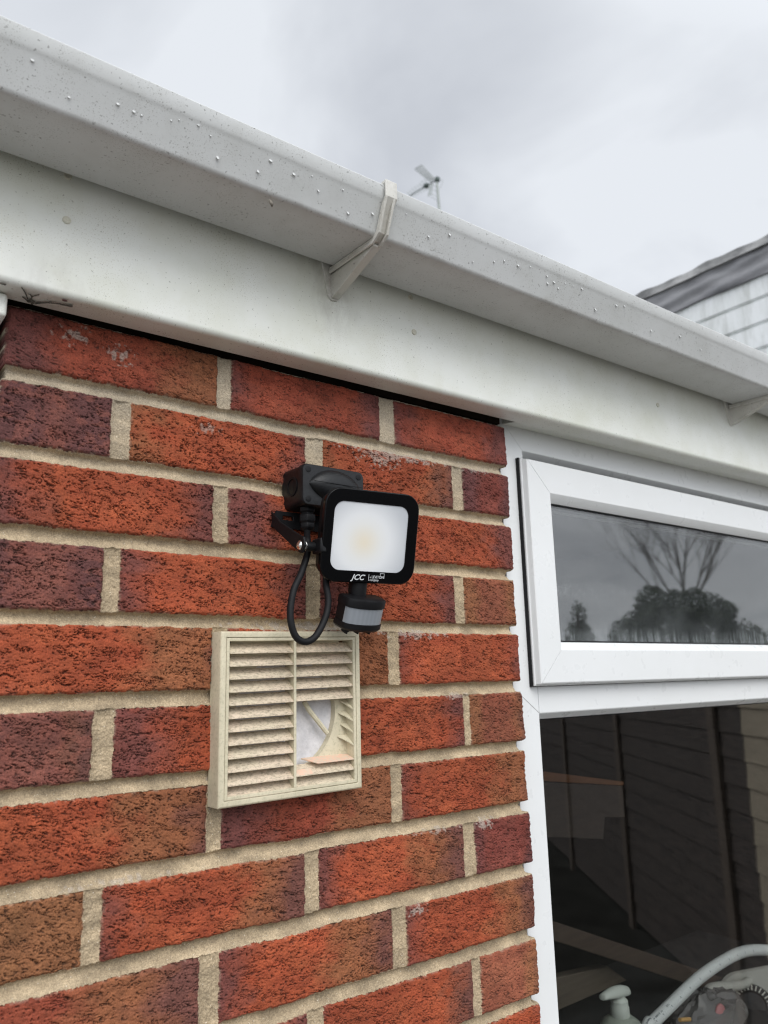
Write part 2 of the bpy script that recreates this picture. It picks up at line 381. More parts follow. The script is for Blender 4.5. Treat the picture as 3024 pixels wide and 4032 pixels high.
    col = col * (1 - bl[..., None]) + np.array((.40, .35, .30)) * bl[..., None]
    fring = np.clip(1 - np.abs(np.where(inside, np.clip(-D, 0, 9), 9) - .3) / 1.6, 0, 1) * (fbm(X / 5, Z / 5, 131, 3) > .56) * .28
    col = col * (1 - fring[..., None]) + np.array((.46, .38, .29)) * fring[..., None]
    dirt = np.clip(crack * 1.35 - .25, 0, .9)[..., None] * inside[..., None]      # darker colour along the torn ledges and in the pits
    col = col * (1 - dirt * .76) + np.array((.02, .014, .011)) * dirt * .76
    # outline of the pier: brick ends stand out, joints stop short
    jag = (fbm(X * 0 + 1, Z / 4, 141, 3) - .5) * 4.5
    rowR = np.full(zs.shape, 655.5); rowL = np.full(zs.shape, 3.5)
    for (zt, zb, bs) in CRS:
        q = (zs < zt + 1) & (zs > zb - 1); rowR[q] = bs[-1][1]; rowL[q] = 0
    ok = (X < (rowR + jag[:, 0])[:, None]) & (X > (rowL - jag[:, 0] * .5)[:, None])
    ok &= np.hypot(X - 297.4, Z + 316.4) > 61.5        # the duct behind the vent goes through the wall
    edge = np.minimum((rowR + jag[:, 0])[:, None] - X, X - (rowL - jag[:, 0] * .5)[:, None])
    H = H - 3.0 * (1 - np.clip(edge / 4, 0, 1)) ** 2
    nr, nc = X.shape
    idx = np.arange(nr * nc).reshape(nr, nc)
    fq = np.stack([idx[:-1, :-1], idx[1:, :-1], idx[1:, 1:], idx[:-1, 1:]], -1)
    okf = ok[:-1, :-1] & ok[1:, :-1] & ok[1:, 1:] & ok[:-1, 1:]
    F = fq[okf]
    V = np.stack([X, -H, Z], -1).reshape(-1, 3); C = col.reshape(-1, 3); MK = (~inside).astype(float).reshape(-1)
    # side faces: push the outline back 110 mm
    ee = {}
    E = np.concatenate([F[:, [0, 1]], F[:, [1, 2]], F[:, [2, 3]], F[:, [3, 0]]])
    key = np.minimum(E[:, 0], E[:, 1]) * (nr * nc) + np.maximum(E[:, 0], E[:, 1])
    uq, inv, cnt = np.unique(key, return_inverse=True, return_counts=True)
    B_ = E[cnt[inv] == 1]
    ub, ib = np.unique(B_, return_inverse=True); ib = ib.reshape(-1, 2)
    base = len(V); layers = [ub]
    for dpt in (4, 12, 110):
        nv = V[ub].copy(); nv[:, 1] += dpt; 
        V = np.concatenate([V, nv]); C = np.concatenate([C, C[ub]]); MK = np.concatenate([MK, MK[ub]])
        cur = base + np.arange(len(ub)); base = len(V)
        prev = layers[-1]; F = np.concatenate([F, np.stack([prev[ib[:, 1]], prev[ib[:, 0]], cur[ib[:, 0]], cur[ib[:, 1]]], -1)]); layers.append(cur)
    used = np.unique(F); rm = np.full(len(V), -1); rm[used] = np.arange(len(used))
    V = V[used]; C = C[used]; MK = MK[used]; F = rm[F]
    V = V / 1000; V[:, 2] += ZO
    me = bpy.data.meshes.new('brick_wall')
    me.vertices.add(len(V)); me.vertices.foreach_set('co', V.astype(np.float32).ravel())
    me.loops.add(F.size); me.loops.foreach_set('vertex_index', F.astype(np.int32).ravel())
    me.polygons.add(len(F)); me.polygons.foreach_set('loop_start', np.arange(0, F.size, 4, dtype=np.int32))
    me.polygons.foreach_set('use_smooth', np.ones(len(F), bool))
    me.update(calc_edges=True); me.validate()
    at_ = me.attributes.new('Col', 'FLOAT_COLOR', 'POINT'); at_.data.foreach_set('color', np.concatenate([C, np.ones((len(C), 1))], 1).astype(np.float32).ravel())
    am = me.attributes.new('mortar', 'FLOAT', 'POINT'); am.data.foreach_set('value', MK.astype(np.float32))
    o = bpy.data.objects.new('brick_wall', me); COL.objects.link(o)
    t = NT('rustic_brick'); a = t.n('ShaderNodeAttribute', attribute_name='Col'); k = t.n('ShaderNodeAttribute', attribute_name='mortar')
    f = t.ramp(t.noise(900, 3, .6), [(.3, .62), (.7, 1.36)])
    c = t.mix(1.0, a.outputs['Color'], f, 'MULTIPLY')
    vo = t.n('ShaderNodeTexVoronoi'); vo.inputs['Scale'].default_value = 480; t.l(t.pos(), vo.inputs['Vector'])
    gr = t.ramp(vo.outputs['Distance'], [(.10, 1.0), (.2, 0.0)])
    pick = t.ramp(t.noise(260, 2), [(.56, 0.0), (.6, 1.0)])
    gm = t.mix(1.0, t.mix(1.0, gr, pick, 'MULTIPLY'), k.outputs['Fac'], 'MULTIPLY')
    c = t.mix(gm, c, (.86, .80, .68)); t.col(c); t.rough(.82); t.spec(.35); t.bump(t.noise(650, 3, .65), .35, .0012)
    me.materials.append(t.m)
    tag(o, 'red and mauve rustic brick pier with sandy mortar joints beside the window', 'brick wall')
    return o
build_wall()

# ------------------------------------------------------------------ fascia board, gutter and brackets (all climb 1 cm per metre)
SL = 0.010
def slope(q): q = q.copy(); q[2] += SL * q[0]; return q
XA, XB = -1500, 2700
fas = thing('fascia_board', 'long white plastic fascia board above the bricks and window, speckled with dirt', 'fascia board', (600, -42, 60))
prof = [(-42, 262)] + [(-42, 73)] + [(-42 + 6.5 * (1 - math.cos(a)), 72.5 - 6.5 * math.sin(a)) for a in np.linspace(0.15, math.pi / 2, 7)] + [(-9, 66), (-9, 72), (-20, 74), (-24, 80), (-24, 262)]
MB().prism_x(prof, XA, XB).map(slope).build('board', M['fascia'], fas, smooth=True, angle=50)
r1 = tile(0, 0, 1600 / 1659); r2 = tile(1400, 600, 1624 / 1659); rb = tile(1150, 650, 600 / 1659); r8 = tile(2500, 850, 524 / 1364)
r7 = tile(0, 1050, 500 / 1659); r3 = tile(950, 1750, 800 / 1659); r4 = tile(780, 2400, 700 / 1659); rs = tile(1250, 2150, 400 / 1659); rj = tile(1000, 1780, 500 / 1659)
mcap = plain('yellowed_cap', (.62, .60, .50), .5, .4, .15, 200)
for q in (r1(273, 897, -43), r2(237, 722, -43), r2(1217, 1016, -43), r1(278, 716, -43), r2(222, 582, -43)):
    MB().lathe([(3.9, -42.0), (3.8, -42.9), (3.0, -43.4), (2.4, -43.0), (0.2, -42.9)], (q[0], 0, q[2]), 20, 'y').build('screw_cap', mcap, fas, smooth=True)
MB().prism_x([(60, 100), (60, 255), (-8, 255), (-8, 100)], XA, XB).map(slope).build('backing_timber', M['dark_timber'], fas)
MB().prism_x([(12, 67), (60, 67), (60, 99.5), (12, 99.5)], 2, 662).map(slope).build('gap_backing', M['dark_timber'], fas)  # dark block added so the gap above the bricks stays black
MB().prism_x([(-41, 262.5), (1200, 262.5), (1200, 280), (-41, 280)], XA, XB)
gut = thing('gutter', 'long square white plastic gutter with raindrops running along the roof edge', 'gutter', (600, -100, 180))
def arc(c, r, a0, a1, n=5): return [(c[0] + r * math.cos(a), c[1] + r * math.sin(a)) for a in np.radians(np.linspace(a0, a1, n))]
go = [(-50, 256), (-50, 188)] + arc((-55, 188.5), 5, 0, -90) + arc((-131, 187), 6.5, -92, -158) + [(-148.2, 212.5)] + [(-150.2, 215.6), (-151.9, 218.2), (-154.4, 231)] + arc((-152.4, 231), 1.6, 180, 0)
gi = [(-150.8, 220), (-146, 214), (-134.5, 186.5), (-130, 183.8), (-56, 186), (-52.5, 189), (-52.5, 256)]
MB().prism_x(go + gi, XA, XB).map(slope).build('channel', M['gutter'], gut, smooth=True, angle=28)
def bracket(dx):
    b = MB()
    p1, p2 = 328.0, 343.5
    # strap hugging the outside of the channel
    inner = [(-46, 183.2), (-131, 180.2), (-138, 184.5), (-149.4, 212.2), (-154.8, 217.6), (-155.3, 233.6)]
    outer = [(-46, 180.4), (-131.5, 177.2), (-140.6, 182.8), (-152.0, 211.6), (-157.6, 217.6), (-157.8, 237)]
    b.prism_x(inner + [(-149.5, 233.8), (-149.5, 237.0)] + outer[::-1], p1, p2)
    rib0 = [(-46, 179.9), (-131.7, 176.9), (-141.0, 182.4), (-152.6, 211.2), (-156.6, 214.6)]
    rib1 = [(-46, 176.4), (-132.6, 173.2), (-144.4, 180.6), (-155.6, 209.8), (-158.4, 216.6)]
    for a, c in ((p1 - .6, p1 + 2.0), (p2 - 5.5, p2 - 2.8)): b.prism_x(rib0 + rib1[::-1], a, c)
    g = MB()
    g.prism_x([(-42.5, 177.2), (-42.5, 148), (-48, 147.2), (-128, 173.8), (-128, 176.6)], 331.5, 342)
    pl = MB()
    pl.add([(x, y, z) for y in (-41.8, -45) for x, z in ((314.5, 214), (346, 214), (346, 175), (341, 146), (333, 145), (327.5, 150))],
           [(0, 1, 2, 3, 4, 5), (11, 10, 9, 8, 7, 6)] + [(i, (i + 1) % 6, 6 + (i + 1) % 6, 6 + i) for i in range(6)])
    fn = lambda q: slope(q + np.array([dx, 0, 0]))
    o = b.map(fn).build('bracket', M['bracket'], gut, bevel=.5)
    g.map(fn).build('gusset', M['bracket'], o, bevel=.6); pl.map(fn).build('back_plate', M['bracket'], o, bevel=.6)
    gut_parts.append(o)
gut_parts = []
g = NT('tmp'); bpy.data.materials.remove(g.m); g.m = M['gutter']; g.t = g.m.node_tree; g.b = g.t.nodes['Principled BSDF']      # a brown tide mark along the lower front corner
g.geo = g.n('ShaderNodeTexCoord'); sp = g.n('ShaderNodeSeparateXYZ'); g.l(g.geo.outputs['Object'], sp.inputs[0])
yy = g.n('ShaderNodeMath', operation='MULTIPLY_ADD'); g.l(g.noise(20, 5, .7, (1, .2, .2)), yy.inputs[0]); yy.inputs[1].default_value = .022; g.l(sp.outputs[1], yy.inputs[2])
mk = g.mix(1.0, g.ramp(yy.outputs[0], [(.0, 0.0), (.01, 0.0)]), (1, 1, 1), 'MULTIPLY')
ya = g.n('ShaderNodeMapRange'); g.l(yy.outputs[0], ya.inputs[0]); ya.inputs[1].default_value = -.026; ya.inputs[2].default_value = -.006
yr = g.ramp(ya.outputs[0], [(0.0, 0.0), (.12, 1.0), (.3, .55), (1.0, 0.0)])
zz_ = g.n('ShaderNodeMath', operation='MULTIPLY_ADD'); g.l(sp.outputs[0], zz_.inputs[0]); zz_.inputs[1].default_value = -.01; g.l(sp.outputs[2], zz_.inputs[2])
zr = g.ramp(zz_.outputs[0], [(.0, 1.0), (.016, 0.0)])
mm = g.mix(1.0, g.mix(1.0, yr, zr, 'MULTIPLY'), g.ramp(g.noise(13, 6, .75, (1, .3, .3)), [(.35, .05), (.7, .6)]), 'MULTIPLY')
old = g.b.inputs['Base Color'].links[0].from_socket; g.l(g.mix(mm, old, (.20, .165, .125)), g.b.inputs['Base Color'])
bracket(0); bracket(884)
# raindrops on the front of the channel
tdr = NT('raindrop_water'); tdr.col((.60, .61, .605)); tdr.rough(.4); tdr.b.inputs['IOR'].default_value = 1.33; M['drop'] = tdr.m
DR = [(7, .39), (46, .68), (60, .66), (67, .65), (93, .81), (100, .9), (118, .98), (131, .84), (141, .38), (183, .44), (194, .85), (221, .75), (241, .9), (251, .58), (279, .88), (-24, .86), (399, .56), (363, .95), (320, .56), (503, .62), (519, .78), (543, .82), (564, .94), (596, .87), (600, .63), (611, .76), (621, .61), (632, .88), (648, .9), (665, .94), (741, .86), (758, .96), (829, .45), (428, .89), (290, .3), (470, .35), (700, .4), (900, .7), (960, .5)]
proto = None
for (x, f) in DR:
    y = -137 - 12 * f; z = 180.8 + 33.5 * f + SL * x; s = random.uniform(.5, 1.3)
    if proto is None:
        proto = MB().ball((0, 0, 0), (1.5, .16, 2.1), 14, 8).build('raindrop', M['drop'], None, smooth=True, angle=180, origin=(0, 0, 0)); o = proto
    else:
        o = proto.copy(); COL.objects.link(o)
    o.parent = gut
    g0 = ORG[gut.name]
    o.location = ((x - g0[0]) / 1000, (y - .2 - g0[1]) / 1000, (z - g0[2]) / 1000); o.scale = (s, s, s * random.uniform(.8, 1.2)); o.rotation_euler = (math.radians(-19), 0, 0)
# flat roof behind the gutter
t = NT('roof_felt'); t.col(t.mix(t.noise(60, 5), (.05, .052, .055), (.11, .11, .11))); t.rough(.9)
rf = MB().box(XA, 2748, -38, 4200, 268, 292).map(slope).build('flat_roof', t.m)
tag(rf, 'grey felt flat roof deck hidden behind the white gutter', 'roof')

# ------------------------------------------------------------------ clad wall rising beyond the roof
clad = thing('clad_wall', 'white shiplap clad wall with a grey wrinkled membrane capping, above the gutter at right', 'wall', (2790, 900, 280))
t = NT('weathered_white_cladding')
c = t.mix(t.ramp(t.noise(5, 6, .65, (1, 3, .8)), [(.40, 0.0), (.75, 1.0)]), (.84, .86, .86), (.66, .68, .66))
c = t.mix(t.ramp(t.noise(14, 5, .7, (1, 1.6, .35)), [(.50, 0.0), (.75, .5)]), c, (.36, .37, .33)); t.col(c); t.rough(.45)
poly = []; z = 1224.0
while z > 250:
    poly += [(0.0, z), (0.0, z - 84), (3, z - 89), (13, z - 90.5), (13, z - 99)]; z -= 101
L0 = [(2750 + x, -20, zz) for x, zz in poly] + [(2830, -20, z), (2830, -20, 1224)]
L1 = [(x, 3000, zz) for x, _, zz in L0]
MB().loops([L0, L1]).build('cladding', t.m, clad)
t = NT('grey_membrane'); t.col(t.mix(t.ramp(t.noise(7, 6, .7, (1, .5, 2)), [(.35, 0.0), (.7, 1.0)]), (.17, .17, .18), (.34, .34, .35))); t.rough(.5)
b = MB(); L = []
for i in range(90):
    y = -30 + 34 * i; row = []
    w1 = 5 * math.sin(y / 97) + 4 * math.sin(y / 41 + 1); fold = math.exp(-((y - 690 - 0) / 60) ** 2) * 10
    for k in range(15):
        v = k / 14; zz = 1216 + 112 * v
        bul = 10 + 14 * math.sin(v * math.pi) ** 2 * (.5 + .5 * math.sin(y / 260 + 2.2)) + 7 * math.sin(v * 9 + y / 90) * math.sin(v * math.pi) + fold * math.sin(v * 6)
        row.append((2748 - bul, y, zz + (w1 * .5 if k < 3 else 0)))
    row += [(2800, y, 1328), (2800, y, 1216)]
    L.append(row)
b.loops(L).build('membrane', t.m, clad, smooth=True, angle=60)
b = MB(); L = []
t2 = NT('lead_grey_capping'); t2.col(t2.mix(t2.ramp(t2.noise(11, 6, .7, (1, .7, 2)), [(.38, 0.0), (.68, 1.0)]), (.18, .18, .18), (.44, .44, .43))); t2.rough(.55)
for i in range(90):
    y = -34 + 34.1 * i; q = 2.5 * math.sin(y / 51) + 2.5 * math.sin(y / 23)
    L.append([(2726 + q, y, 1328 + q * .7), (2728 - q, y, 1362 + q), (2736, y, 1367 + q), (2840, y, 1369), (2840, y, 1325)])
b.loops(L).build('capping', t2.m, clad, smooth=True, angle=40)

# ------------------------------------------------------------------ windows
glass = NT('window_glass')
g = glass; lw = g.n('ShaderNodeLayerWeight'); lw.inputs[0].default_value = .5
p5 = g.n('ShaderNodeMath', operation='POWER'); g.l(lw.outputs['Facing'], p5.inputs[0]); p5.inputs[1].default_value = 5
fm = g.n('ShaderNodeMath', operation='MULTIPLY_ADD'); g.l(p5.outputs[0], fm.inputs[0]); fm.inputs[1].default_value = .9; fm.inputs[2].default_value = .14
tr = g.n('ShaderNodeBsdfTransparent'); tr.inputs[0].default_value = (.88, .89, .885, 1)
gl = g.n('ShaderNodeBsdfGlossy'); gl.inputs['Roughness'].default_value = .0
ms = g.n('ShaderNodeMixShader'); g.l(fm.outputs[0], ms.inputs[0]); g.l(tr.outputs[0], ms.inputs[1]); g.l(gl.outputs[0], ms.inputs[2]); g.l(ms.outputs[0], g.o.inputs[0])
M['glass'] = glass.m
gl.inputs['Roughness'].default_value = .022; wet_base = glass.m.copy(); gl.inputs['Roughness'].default_value = .0; fm.inputs[2].default_value = .105
# the top pane carries a tide line of droplets and a fogged, streaky lower edge
g = NT('wet_window_glass'); g.m = wet_base; g.t = g.m.node_tree
g.o = [n for n in g.t.nodes if n.type == 'OUTPUT_MATERIAL'][0]; base_sh = g.o.inputs[0].links[0].from_socket
g.geo = g.n('ShaderNodeTexCoord'); sx = g.n('ShaderNodeSeparateXYZ'); g.l(g.geo.outputs['Object'], sx.inputs[0])
zw = g.n('ShaderNodeMath', operation='MULTIPLY_ADD'); g.l(g.noise(9, 3, .6, (1, 1, 0)), zw.inputs[0]); zw.inputs[1].default_value = -.05; g.l(sx.outputs[2], zw.inputs[2])
band = g.ramp(zw.outputs[0], [(.877, 0.0), (.893, 1.0), (.899, 1.0), (.912, 0.0)])
vo = g.n('ShaderNodeTexVoronoi'); vo.inputs['Scale'].default_value = 330; g.l(g.pos(), vo.inputs['Vector'])
dots = g.ramp(vo.outputs['Distance'], [(.26, 1.0), (.36, 0.0)])
f1 = g.mix(1.0, g.mix(1.0, band, dots, 'MULTIPLY'), g.ramp(g.noise(120, 2), [(.48, 0.0), (.56, 1.0)]), 'MULTIPLY')
low = g.ramp(zw.outputs[0], [(.815, 1.0), (.842, 0.0)])
f2 = g.mix(1.0, low, g.ramp(g.noise(150, 4, .6, (1, 1, .12)), [(.42, 0.0), (.68, 1.0)]), 'MULTIPLY')
fog = g.mix(1.0, g.ramp(g.noise(14, 4, .6), [(.35, 0.3), (.7, 1.0)]), g.ramp(zw.outputs[0], [(.84, 1.0), (.96, 0.25)]), 'MULTIPLY')
ff = g.n('ShaderNodeMath', operation='MAXIMUM'); g.l(f1, ff.inputs[0]); g.l(f2, ff.inputs[1])
fs = g.n('ShaderNodeMath', operation='MULTIPLY'); g.l(ff.outputs[0], fs.inputs[0]); fs.inputs[1].default_value = .22
fs2 = g.n('ShaderNodeMath', operation='MULTIPLY_ADD'); g.l(fog, fs2.inputs[0]); fs2.inputs[1].default_value = .05; g.l(fs.outputs[0], fs2.inputs[2])
df = g.n('ShaderNodeBsdfDiffuse'); df.inputs[0].default_value = (.75, .8, .82, 1)
m2 = g.n('ShaderNodeMixShader'); g.l(fs2.outputs[0], m2.inputs[0]); g.l(base_sh, m2.inputs[1]); g.l(df.outputs[0], m2.inputs[2]); g.l(m2.outputs[0], g.o.inputs[0])
g.m.name = 'wet_window_glass_pane'; M['wet_glass'] = g.m
def ring(x0, x1, z0, z1, prof, gap=.35):
    """mitred frame: prof of (inset, y) from outer back to inner back; four sides with a hairline at each mitre"""
    b = MB()
    def cn(d):
        return [(x0 + d, z0 + d), (x1 - d, z0 + d), (x1 - d, z1 - d), (x0 + d, z1 - d)]
    sh = [(1, 0), (0, 1), (-1, 0), (0, -1)]
    for k in range(4):
        j = (k + 1) % 4; A = []; Bq = []
        for d, y in prof:
            c = cn(d); ux, uz = sh[k]
            A.append((c[k][0] + ux * gap, y, c[k][1] + uz * gap)); Bq.append((c[j][0] - ux * gap, y, c[j][1] - uz * gap))
        b.loops([A, Bq])
    return b
mweld = plain('weld_groove_grey', (.25, .25, .24), .8, .1)  # flat grey for the thin strip along the weld
def make_window(name, label, x0, x1, zb):
    wdw = thing(name, label, 'window', ((x0 + x1) / 2, 40, zb))
    zt = 92
    ring(x0, x1, zb, zt, [(0, 70), (0, 18), (48, 18), (49, 18.6), (57, 31), (57, 70)]).build('outer_frame', M['upvc'], wdw, smooth=True, angle=25)
    b = MB(); yz = [(18, -290), (18, -335.2), (18.8, -336.6), (31, -344.6), (70, -344.6), (70, -290)]
    b.prism_x(yz, x0 + 49.6, x1 - 49.6); 
    b.build('transom', M['upvc'], wdw, smooth=True, angle=25)
    # cover strip closing the joint under the fascia
    b = MB().prism_x([(-8.7, 67.2), (17.6, 71.5), (17.6, 92), (-8.7, 90)], x0 + 9, x1).map(lambda q: q + np.array([0, 0, SL * q[0] - 1])); b.build('cover_strip', M['fascia'], wdw, bevel=.8)
    MB().loops([[(x0 + 9, y, -307.5), (x0 + 9.7, y, -307.1), (x0 + 48.6, y, -334.9), (x0 + 48.0, y, -335.4)] for y in (17.85, 18.05)]).build('weld_line', mweld, wdw)
    # opening light at the top
    sx0, sx1, sz0, sz1 = x0 + 34.5, x1 - 34.5, -299.0, 28.0
    sash = ring(sx0, sx1, sz0, sz1, [(0, 17.6), (0, 10.5), (.6, 9.6), (1.6, 9.2), (2.0, 8.4), (2.2, 3.2), (3.0, 1.0), (4.4, 0), (48.6, 0), (49.6, .5), (60.5, 12.2), (60.5, 60)]).build('sash', M['upvc'], wdw, smooth=True, angle=25)
    gz = 61.2
    ring(sx0, sx1, sz0, sz1, [(gz - .5, 40), (gz - .5, 12.8), (gz + 1.8, 13.4), (gz + 1.8, 40)], 0).build('gasket', M['gasket'], sash)
    ring(sx0 - 2.0, sx1 + 2.0, sz0 - .8, sz1 + .8, [(0, 19), (0, 12.5), (2.2, 12.5), (2.2, 19)], 0).build('gasket', M['gasket'], sash)
    MB().box(sx0 + gz - .4, sx1 - gz + .4, 15, 19, sz0 + gz - .4, sz1 - gz + .4).build('glass_pane', M['wet_glass'], sash)
    ring(x0 + 56.4, x1 - 56.4, zb + 56.4, -344.0, [(0, 60), (0, 31.8), (2.2, 32.4), (2.2, 60)], 0).build('gasket', M['gasket'], wdw)
    MB().box(x0 + 57, x1 - 57, 34, 38, zb + 57, -344.8).build('glass_pane', M['glass'], wdw)
    return wdw
make_window('window', 'white plastic window right of the brick pier, top light above a large dark pane', 664.5, 1900, -1080)
make_window('window', 'white plastic window mostly out of frame, left of the brick pier', -1240, -6, -1080)
t = thing('window_trim', 'cut end of white plastic trim under the fascia, left of the top brick', 'trim', (-300, -10, 43))
MB().box(-700, -4, -21, 16, 43, 65).map(slope).build('trim_strip', M['fascia'], t, bevel=3, seg=3)
t = MB().box(-1300, -3, 0, 110, -2150, -1081); t.build('sill_wall', M['dark_timber'])
bpy.data.objects['sill_wall'].name = 'rendered_wall'; tag(bpy.data.objects['rendered_wall'], 'dark rendered wall under the window left of the brick pier', 'wall')
t = MB().box(665, 2740, 0, 110, -2150, -1081).build('rendered_wall', M['dark_timber']); tag(t, 'dark rendered wall under the window right of the brick pier', 'wall')
t = MB().box(1901, 2740, 0, 110, -1080, 92).build('rendered_wall', M['dark_timber']); tag(t, 'dark rendered wall beyond the far end of the right window', 'wall')

# ------------------------------------------------------------------ wall vent
vent = thing('wall_vent', 'square cream louvre vent with broken slats, screwed to the bricks under the floodlight', 'vent', (297, 0, -402))
t = NT('cream_vent_plastic')
c = t.mix(t.ramp(t.noise(30, 6, .65), [(.35, 0.0), (.7, 1.0)]), (.64, .575, .42), (.53, .475, .34))
c = t.mix(t.ramp(t.noise(300, 4, .7), [(.50, 0.0), (.68, .55)]), c, (.34, .32, .20)); t.col(c); t.rough(.6); t.bump(t.noise(500, 3), .15, .0006); M['cream'] = t.m
t = NT('dusty_slat')
c = t.mix(t.ramp(t.noise(28, 6, .7, (.6, 1, 1)), [(.35, 0.0), (.7, 1.0)]), (.66, .53, .40), (.56, .49, .35))
c = t.mix(t.ramp(t.noise(420, 5, .75, (.55, 1, 1)), [(.46, 0.0), (.66, .8)]), c, (.20, .16, .11)); t.col(c); t.rough(.75); t.bump(t.noise(600, 3), .3, .0008); M['slat'] = t.m
t = NT('clean_broken_slat'); t.col(t.mix(t.ramp(t.noise(200, 5), [(.4, 0.0), (.6, 1.0)]), (.72, .47, .34), (.62, .50, .38))); t.rough(.7); M['pinkslat'] = t.m
def vt(q):
    q = q.copy(); q[2] += .0175 * (q[0] - 297.4); return q
vx0, vx1, vz0, vz1 = 212.8, 382.0, -400.3, -232.8
MBv = MB()
def fr(x0, x1, z0, z1, prof):
    L = []
    for d, y in prof: L.append([(x0 + d, y, z0 + d), (x1 - d, y, z0 + d), (x1 - d, y, z1 - d), (x0 + d, y, z1 - d)])
    return MB().loops(L + [L[0]], False, False)
fr(vx0, vx1, vz0, vz1, [(0, 3), (0, -18.5), (1.5, -20), (5.9, -20), (6.1, -18.6), (6.1, 3)]).map(vt).build('frame', M['cream'], vent, bevel=.5)
fr(vx0, vx1, vz0, vz1, [(6.5, 2), (6.5, -19.2), (7.0, -19.6), (9.4, -19.6), (9.9, -19.0), (9.9, 2)]).map(vt).build('grille_frame', M['cream'], vent)
bx0, bx1, bz0, bz1 = vx0 + 9.9, vx1 - 9.9, vz0 + 9.9, vz1 - 9.9
MB().box(296.6, 299.4, -19.6, -1, bz0, bz1).map(vt).build('mullion', M['cream'], vent)
# back plate with the round duct mouth, and the pale filter cloth behind it
b = MB(); n = 48; cx, cz, rr = 297.4, -316.6, 60.5
sq = []; ci = []
for i in range(n):
    a = 2 * math.pi * (i + .5) / n; ca, sa = math.cos(a), math.sin(a); s = 1 / max(abs(ca), abs(sa))
    sq.append((cx + ca * s * (bx1 - bx0) / 2, -4.6, cz + sa * s * (bz1 - bz0) / 2)); ci.append((cx + ca * rr, -4.6, cz + sa * rr))
b.loops([[(x, 0, z) for x, y, z in sq], sq, ci, [(x, 6, z) for x, y, z in ci]], False, False).map(vt).build('back_plate', M['cream'], vent)
t = NT('grey_filter_cloth'); t.col(t.mix(t.ramp(t.noise(70, 6, .7), [(.3, 0.0), (.7, 1.0)]), (.50, .49, .50), (.76, .74, .75))); t.rough(.95); t.bump(t.noise(160, 5, .7), .5, .002)
b = MB(); L = []
for k in range(9):
    r = rr * (1 - k / 8.5); L.append([(cx + r * math.cos(2 * math.pi * j / 40), 3.5 - .9 * math.sin(j * 3.1 + k * 2) * (k > 0), cz + r * math.sin(2 * math.pi * j / 40)) for j in range(40)])
b.loops(L, False, True).map(vt).build('filter_cloth', t.m, vent, smooth=True, angle=180)
def slat_poly(z, lift=9.9, yb=-7.0): return [(-19.4, z), (-19.3, z + 1.5), (yb, z + lift + 1.2), (yb, z + lift - .3)]
pitch = 12.62
for i in range(12):
    z = -256.0 - pitch * i + .0175 * 38
    MB().prism_x(slat_poly(z), bx0 + .2, 296.5).map(vt).build('slat', M['slat'], vent, bevel=.3, seg=1)
for i in (0, 1, 2, 3, 4, 10, 11):
    z = -255.4 - pitch * i * .992
    o = MB().prism_x(slat_poly(z), 299.5, bx1 - .2).map(vt).build('slat', M['slat'], vent, bevel=.3, seg=1)
# broken slat, cracked off at its left end and dropped flat
zb_ = -368.6
b = MB()
top = [(bx1 - .3, -19.3), (326, -19.3), (314, -4), (bx1 - 14, -3.5), (bx1 - .3, -6)]
b.loops([[(x, y, zb_ + (y + 19.3) * .30 - 1.5) for x, y in top], [(x, y, zb_ + (y + 19.3) * .30) for x, y in top]]).map(vt)
o = b.build('broken_slat', M['pinkslat'], vent, bevel=.3, seg=1); o['label'] = 'pale broken slat snapped off at its left end'
o = MB().prism_x([(-19.2, -381.0 + 1.9), (-19.1, -381 + 2.3), (-8.2, -381 + 10.4), (-8.2, -381 + 10.1)], 299.8, 320).map(vt).build('clean_patch', M['pinkslat'], vent)
for i, ln in ((5, 9), (6, 11), (7, 8), (8, 12)):
    z = -255.4 - pitch * i * .992
    poly = [(bx1 - .2, -19, z), (bx1 - .2, -5.5, z + 10), (bx1 - ln, -5.2, z + 9.4), (bx1 - ln * .55, -10, z + 6)]
    b = MB().loops([poly, [(x, y, zz + 1.4) for x, y, zz in poly]]).map(vt).build('slat_stub', M['cream'], vent)
MB().tube([(318, -4.5, -306), (324, -5.5, -316), (346, -6.5, -341)], [2.6, 2.9, 2.6], 8).map(vt).build('strut', M['cream'], vent, smooth=True)

# ------------------------------------------------------------------ junction box
jb = thing('junction_box', 'black plastic junction box with domed lid, on the bricks above and behind the floodlight', 'junction box', (336, 0, -98))
L = [rrect(81, 46, 6, 336, -75.5, y) for y in (4, -1)] + [rrect(80, 45, 6, 336, -75.5, -30)]
MB().loops(L).build('base', M['box_black'], jb, smooth=True)
L = [rrect(80, 45, 6, 336, -75.5, -30.8), rrect(82, 46.5, 6.5, 336, -75.5, -31), rrect(82, 46.5, 6.5, 336, -75.5, -38.2), rrect(80, 44.5, 6, 336, -75.5, -40)]
lid = MB().loops(L).build('lid', M['box_black'], jb, smooth=True)
b = MB(); L = []
for i in range(13):                                              # almond-shaped dome with a ridge along it
    u = -1 + 2 * i / 12; hw = 18.5 * (1 - abs(u) ** 2.2) ** .8 + .15; row = []
    for j in range(15):
        v = -1 + 2 * j / 14
        row.append((337 + 34 * u, -39.6 - 11 * (1 - u * u) ** .5 * (1 - v * v) ** .6, -74 + hw * v))
    L.append(row)
b.loops(L, False, False, closed=False).build('lid_dome', M['box_black'], lid, smooth=True, angle=60)
MB().box(303.5, 371, -51.4, -50.6, -74.3, -73.8).build('lid_seam', M['rubber'], lid)
for (x, z) in ((302.5, -59), (369.5, -59), (302.5, -92), (369.5, -92)):
    MB().lathe([(3.4, -39.8), (3.4, -40.4), (2.8, -40.6), (.1, -40.6)], (x, 0, z), 16, 'y').build('lid_screw', M['rubber'], lid, smooth=True)
